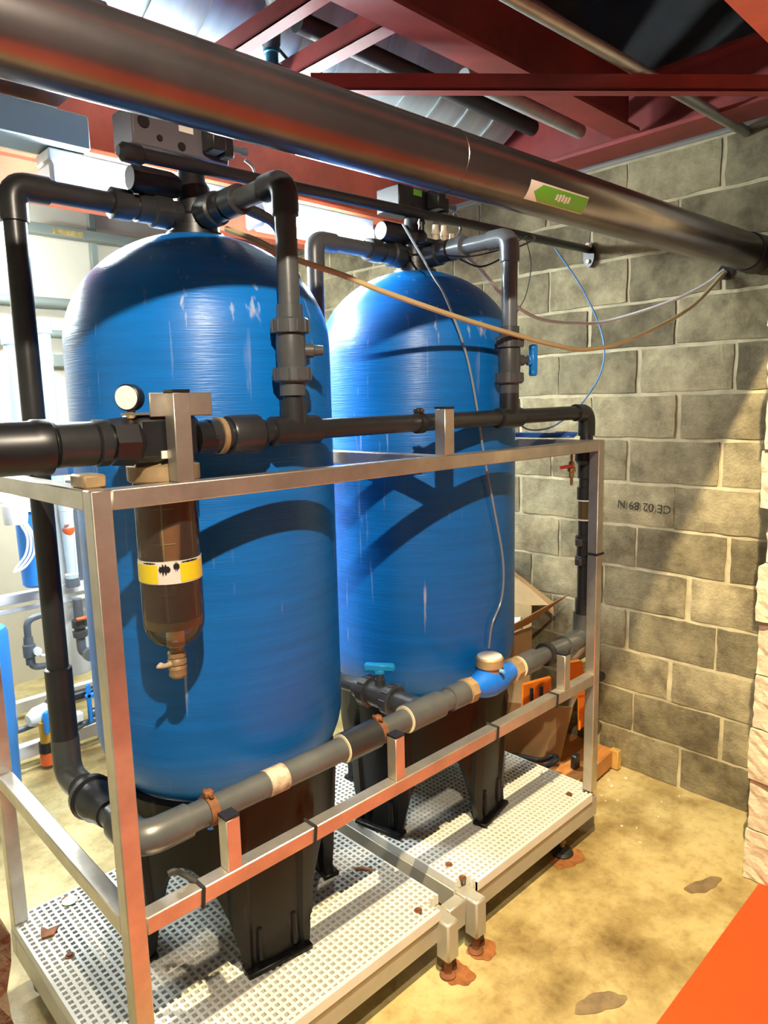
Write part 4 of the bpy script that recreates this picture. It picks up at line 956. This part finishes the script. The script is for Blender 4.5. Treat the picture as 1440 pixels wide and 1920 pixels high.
MB().stack((1.08, YS-.14, .265), (0, -1, 0), [(0, .03), (.035, .03)], 14).build('valve_end', M_CYANH, yv)
MB().stack((1.0, YS-.10, .25), (1, .2, .1), [(0, .03), (.04, .05), (.10, .05), (.11, .036), (.18, .036)], 18).build('union', M_WHITE, yv)
MB().stack((1.10, YS-.10, .29), (1, .3, .1), [(0, .035), (.03, .052), (.09, .052), (.10, .03)], 18).build('union', M_PVCD, yv)
bv = thing('blue_lever_valve', (1.30, YS-.12, .16), 'blue lever valve low on the background skid', 'valve')
MB().cyl((1.12, YS-.08, .30), (1.42, YS-.08, .30), .026, 14).build('pipe', M_PVCD, bv)
MB().box(1.278, 1.302, YS-.135, YS-.12, .15, .36, .005).box(1.27, 1.345, YS-.135, YS-.12, .285, .31, .005).build('lever', M_HANDLE, bv)
MB().stack((1.30, YS-.08, .18), (1, 0, .1), [(0, .02), (.05, .028), (.09, .02)], 12).build('union', M_PVCL, bv)
tag(MB().tube(fillet([(1.18, YS-.09, .105), (1.24, YS-.09, .14), (1.46, YS-.09, .16)], .03), .018, 12).build('grey_skid_pipe', M_PVCL), 'light grey pipe just above the skid base rail', 'pipe')
tag(MB().cyl((.8, YS-.06, .19), (1.10, YS-.06, .21), .016, 12).build('grey_skid_pipe', M_PVCL), 'light grey pipe left of the drain riser', 'pipe')
tag(MB().box(1.21, 1.26, YS-.12, YS-.07, .17, .215, .004).build('junction_piece', M_WHITE), 'small white junction piece above the skid base', 'fitting')
tag(MB().stack((.80, YS-.25, .0), (0, 0, 1), [(0, .10), (.28, .105), (.30, .11), (.78, .11), (.80, .10)], 28).build('blue_drum', M_FILTB), 'bright blue drum at the left edge', 'drum')
for x, y, z1_, lab in ((1.30, YS+.07, 2.18, 'taller pale blue pipe right of the dark down pipe'), (1.145, YS+.07, 2.12, 'shorter pale blue pipe left of the dark down pipe')):
    t = thing('pale_blue_pipe', (x, y, .9), lab, 'pipe', 'pale blue upright pipes on the skid')
    MB().cyl((x, y, .9), (x, y, z1_), .034, 16).build('pipe', M_LBLUE, t)
    MB().stack((x, y, z1_-.04), (0, 0, 1), [(0, .042), (.06, .042), (.065, .03)], 16).build('cap', M_LBLUE, t)
# things on the back wall
wc = thing('wall_channel', (1.94, 4.78, 2.8), 'grey channel with yellow smear on the back wall', 'channel')
MB().box(1.58, 2.75, 4.72, 4.80, 2.845, 2.905, .003).build('channel', M_GREYB, wc)
MB().box(1.74, 1.93, 4.7185, 4.7205, 2.852, 2.885).build('yellow_smear', mat('smear_yellow', (.45, .33, .12), .7, var=.4, vscale=20), wc)
MB().box(2.01, 2.05, 4.80, 4.84, 2.3, 3.3, .002).build('upright', M_GREYB, wc)
for z, lab, r in ((2.44, 'upper grey pipe along the back wall', .032), (2.245, 'lower grey pipe along the back wall', .026)):
    tag(MB().cyl((.2, 4.78, z), (2.9, 4.78, z), r, 14).build('wall_pipe', M_GREYB), lab, 'pipe', 'grey pipes along the back wall')
tag(MB().box(1.68, 1.80, 4.74, 4.84, 2.04, 2.12, .005).build('junction_box', M_GREYB), 'grey junction box on the back wall', 'box')
tag(MB().tube(fillet([(1.0, 4.4, 2.05), (1.35, 4.4, 2.22), (1.5, 4.4, 2.26)], .05), .03, 12).build('sloping_pipe', M_GREYB), 'grey sloping pipe near the back wall', 'pipe')
tag(MB().box(1.05, 1.16, 4.2, 4.3, 1.95, 2.06, .004).build('small_box', M_GREYB), 'small dark box at the left edge in the background', 'box')
bpy.context.view_layer.update()
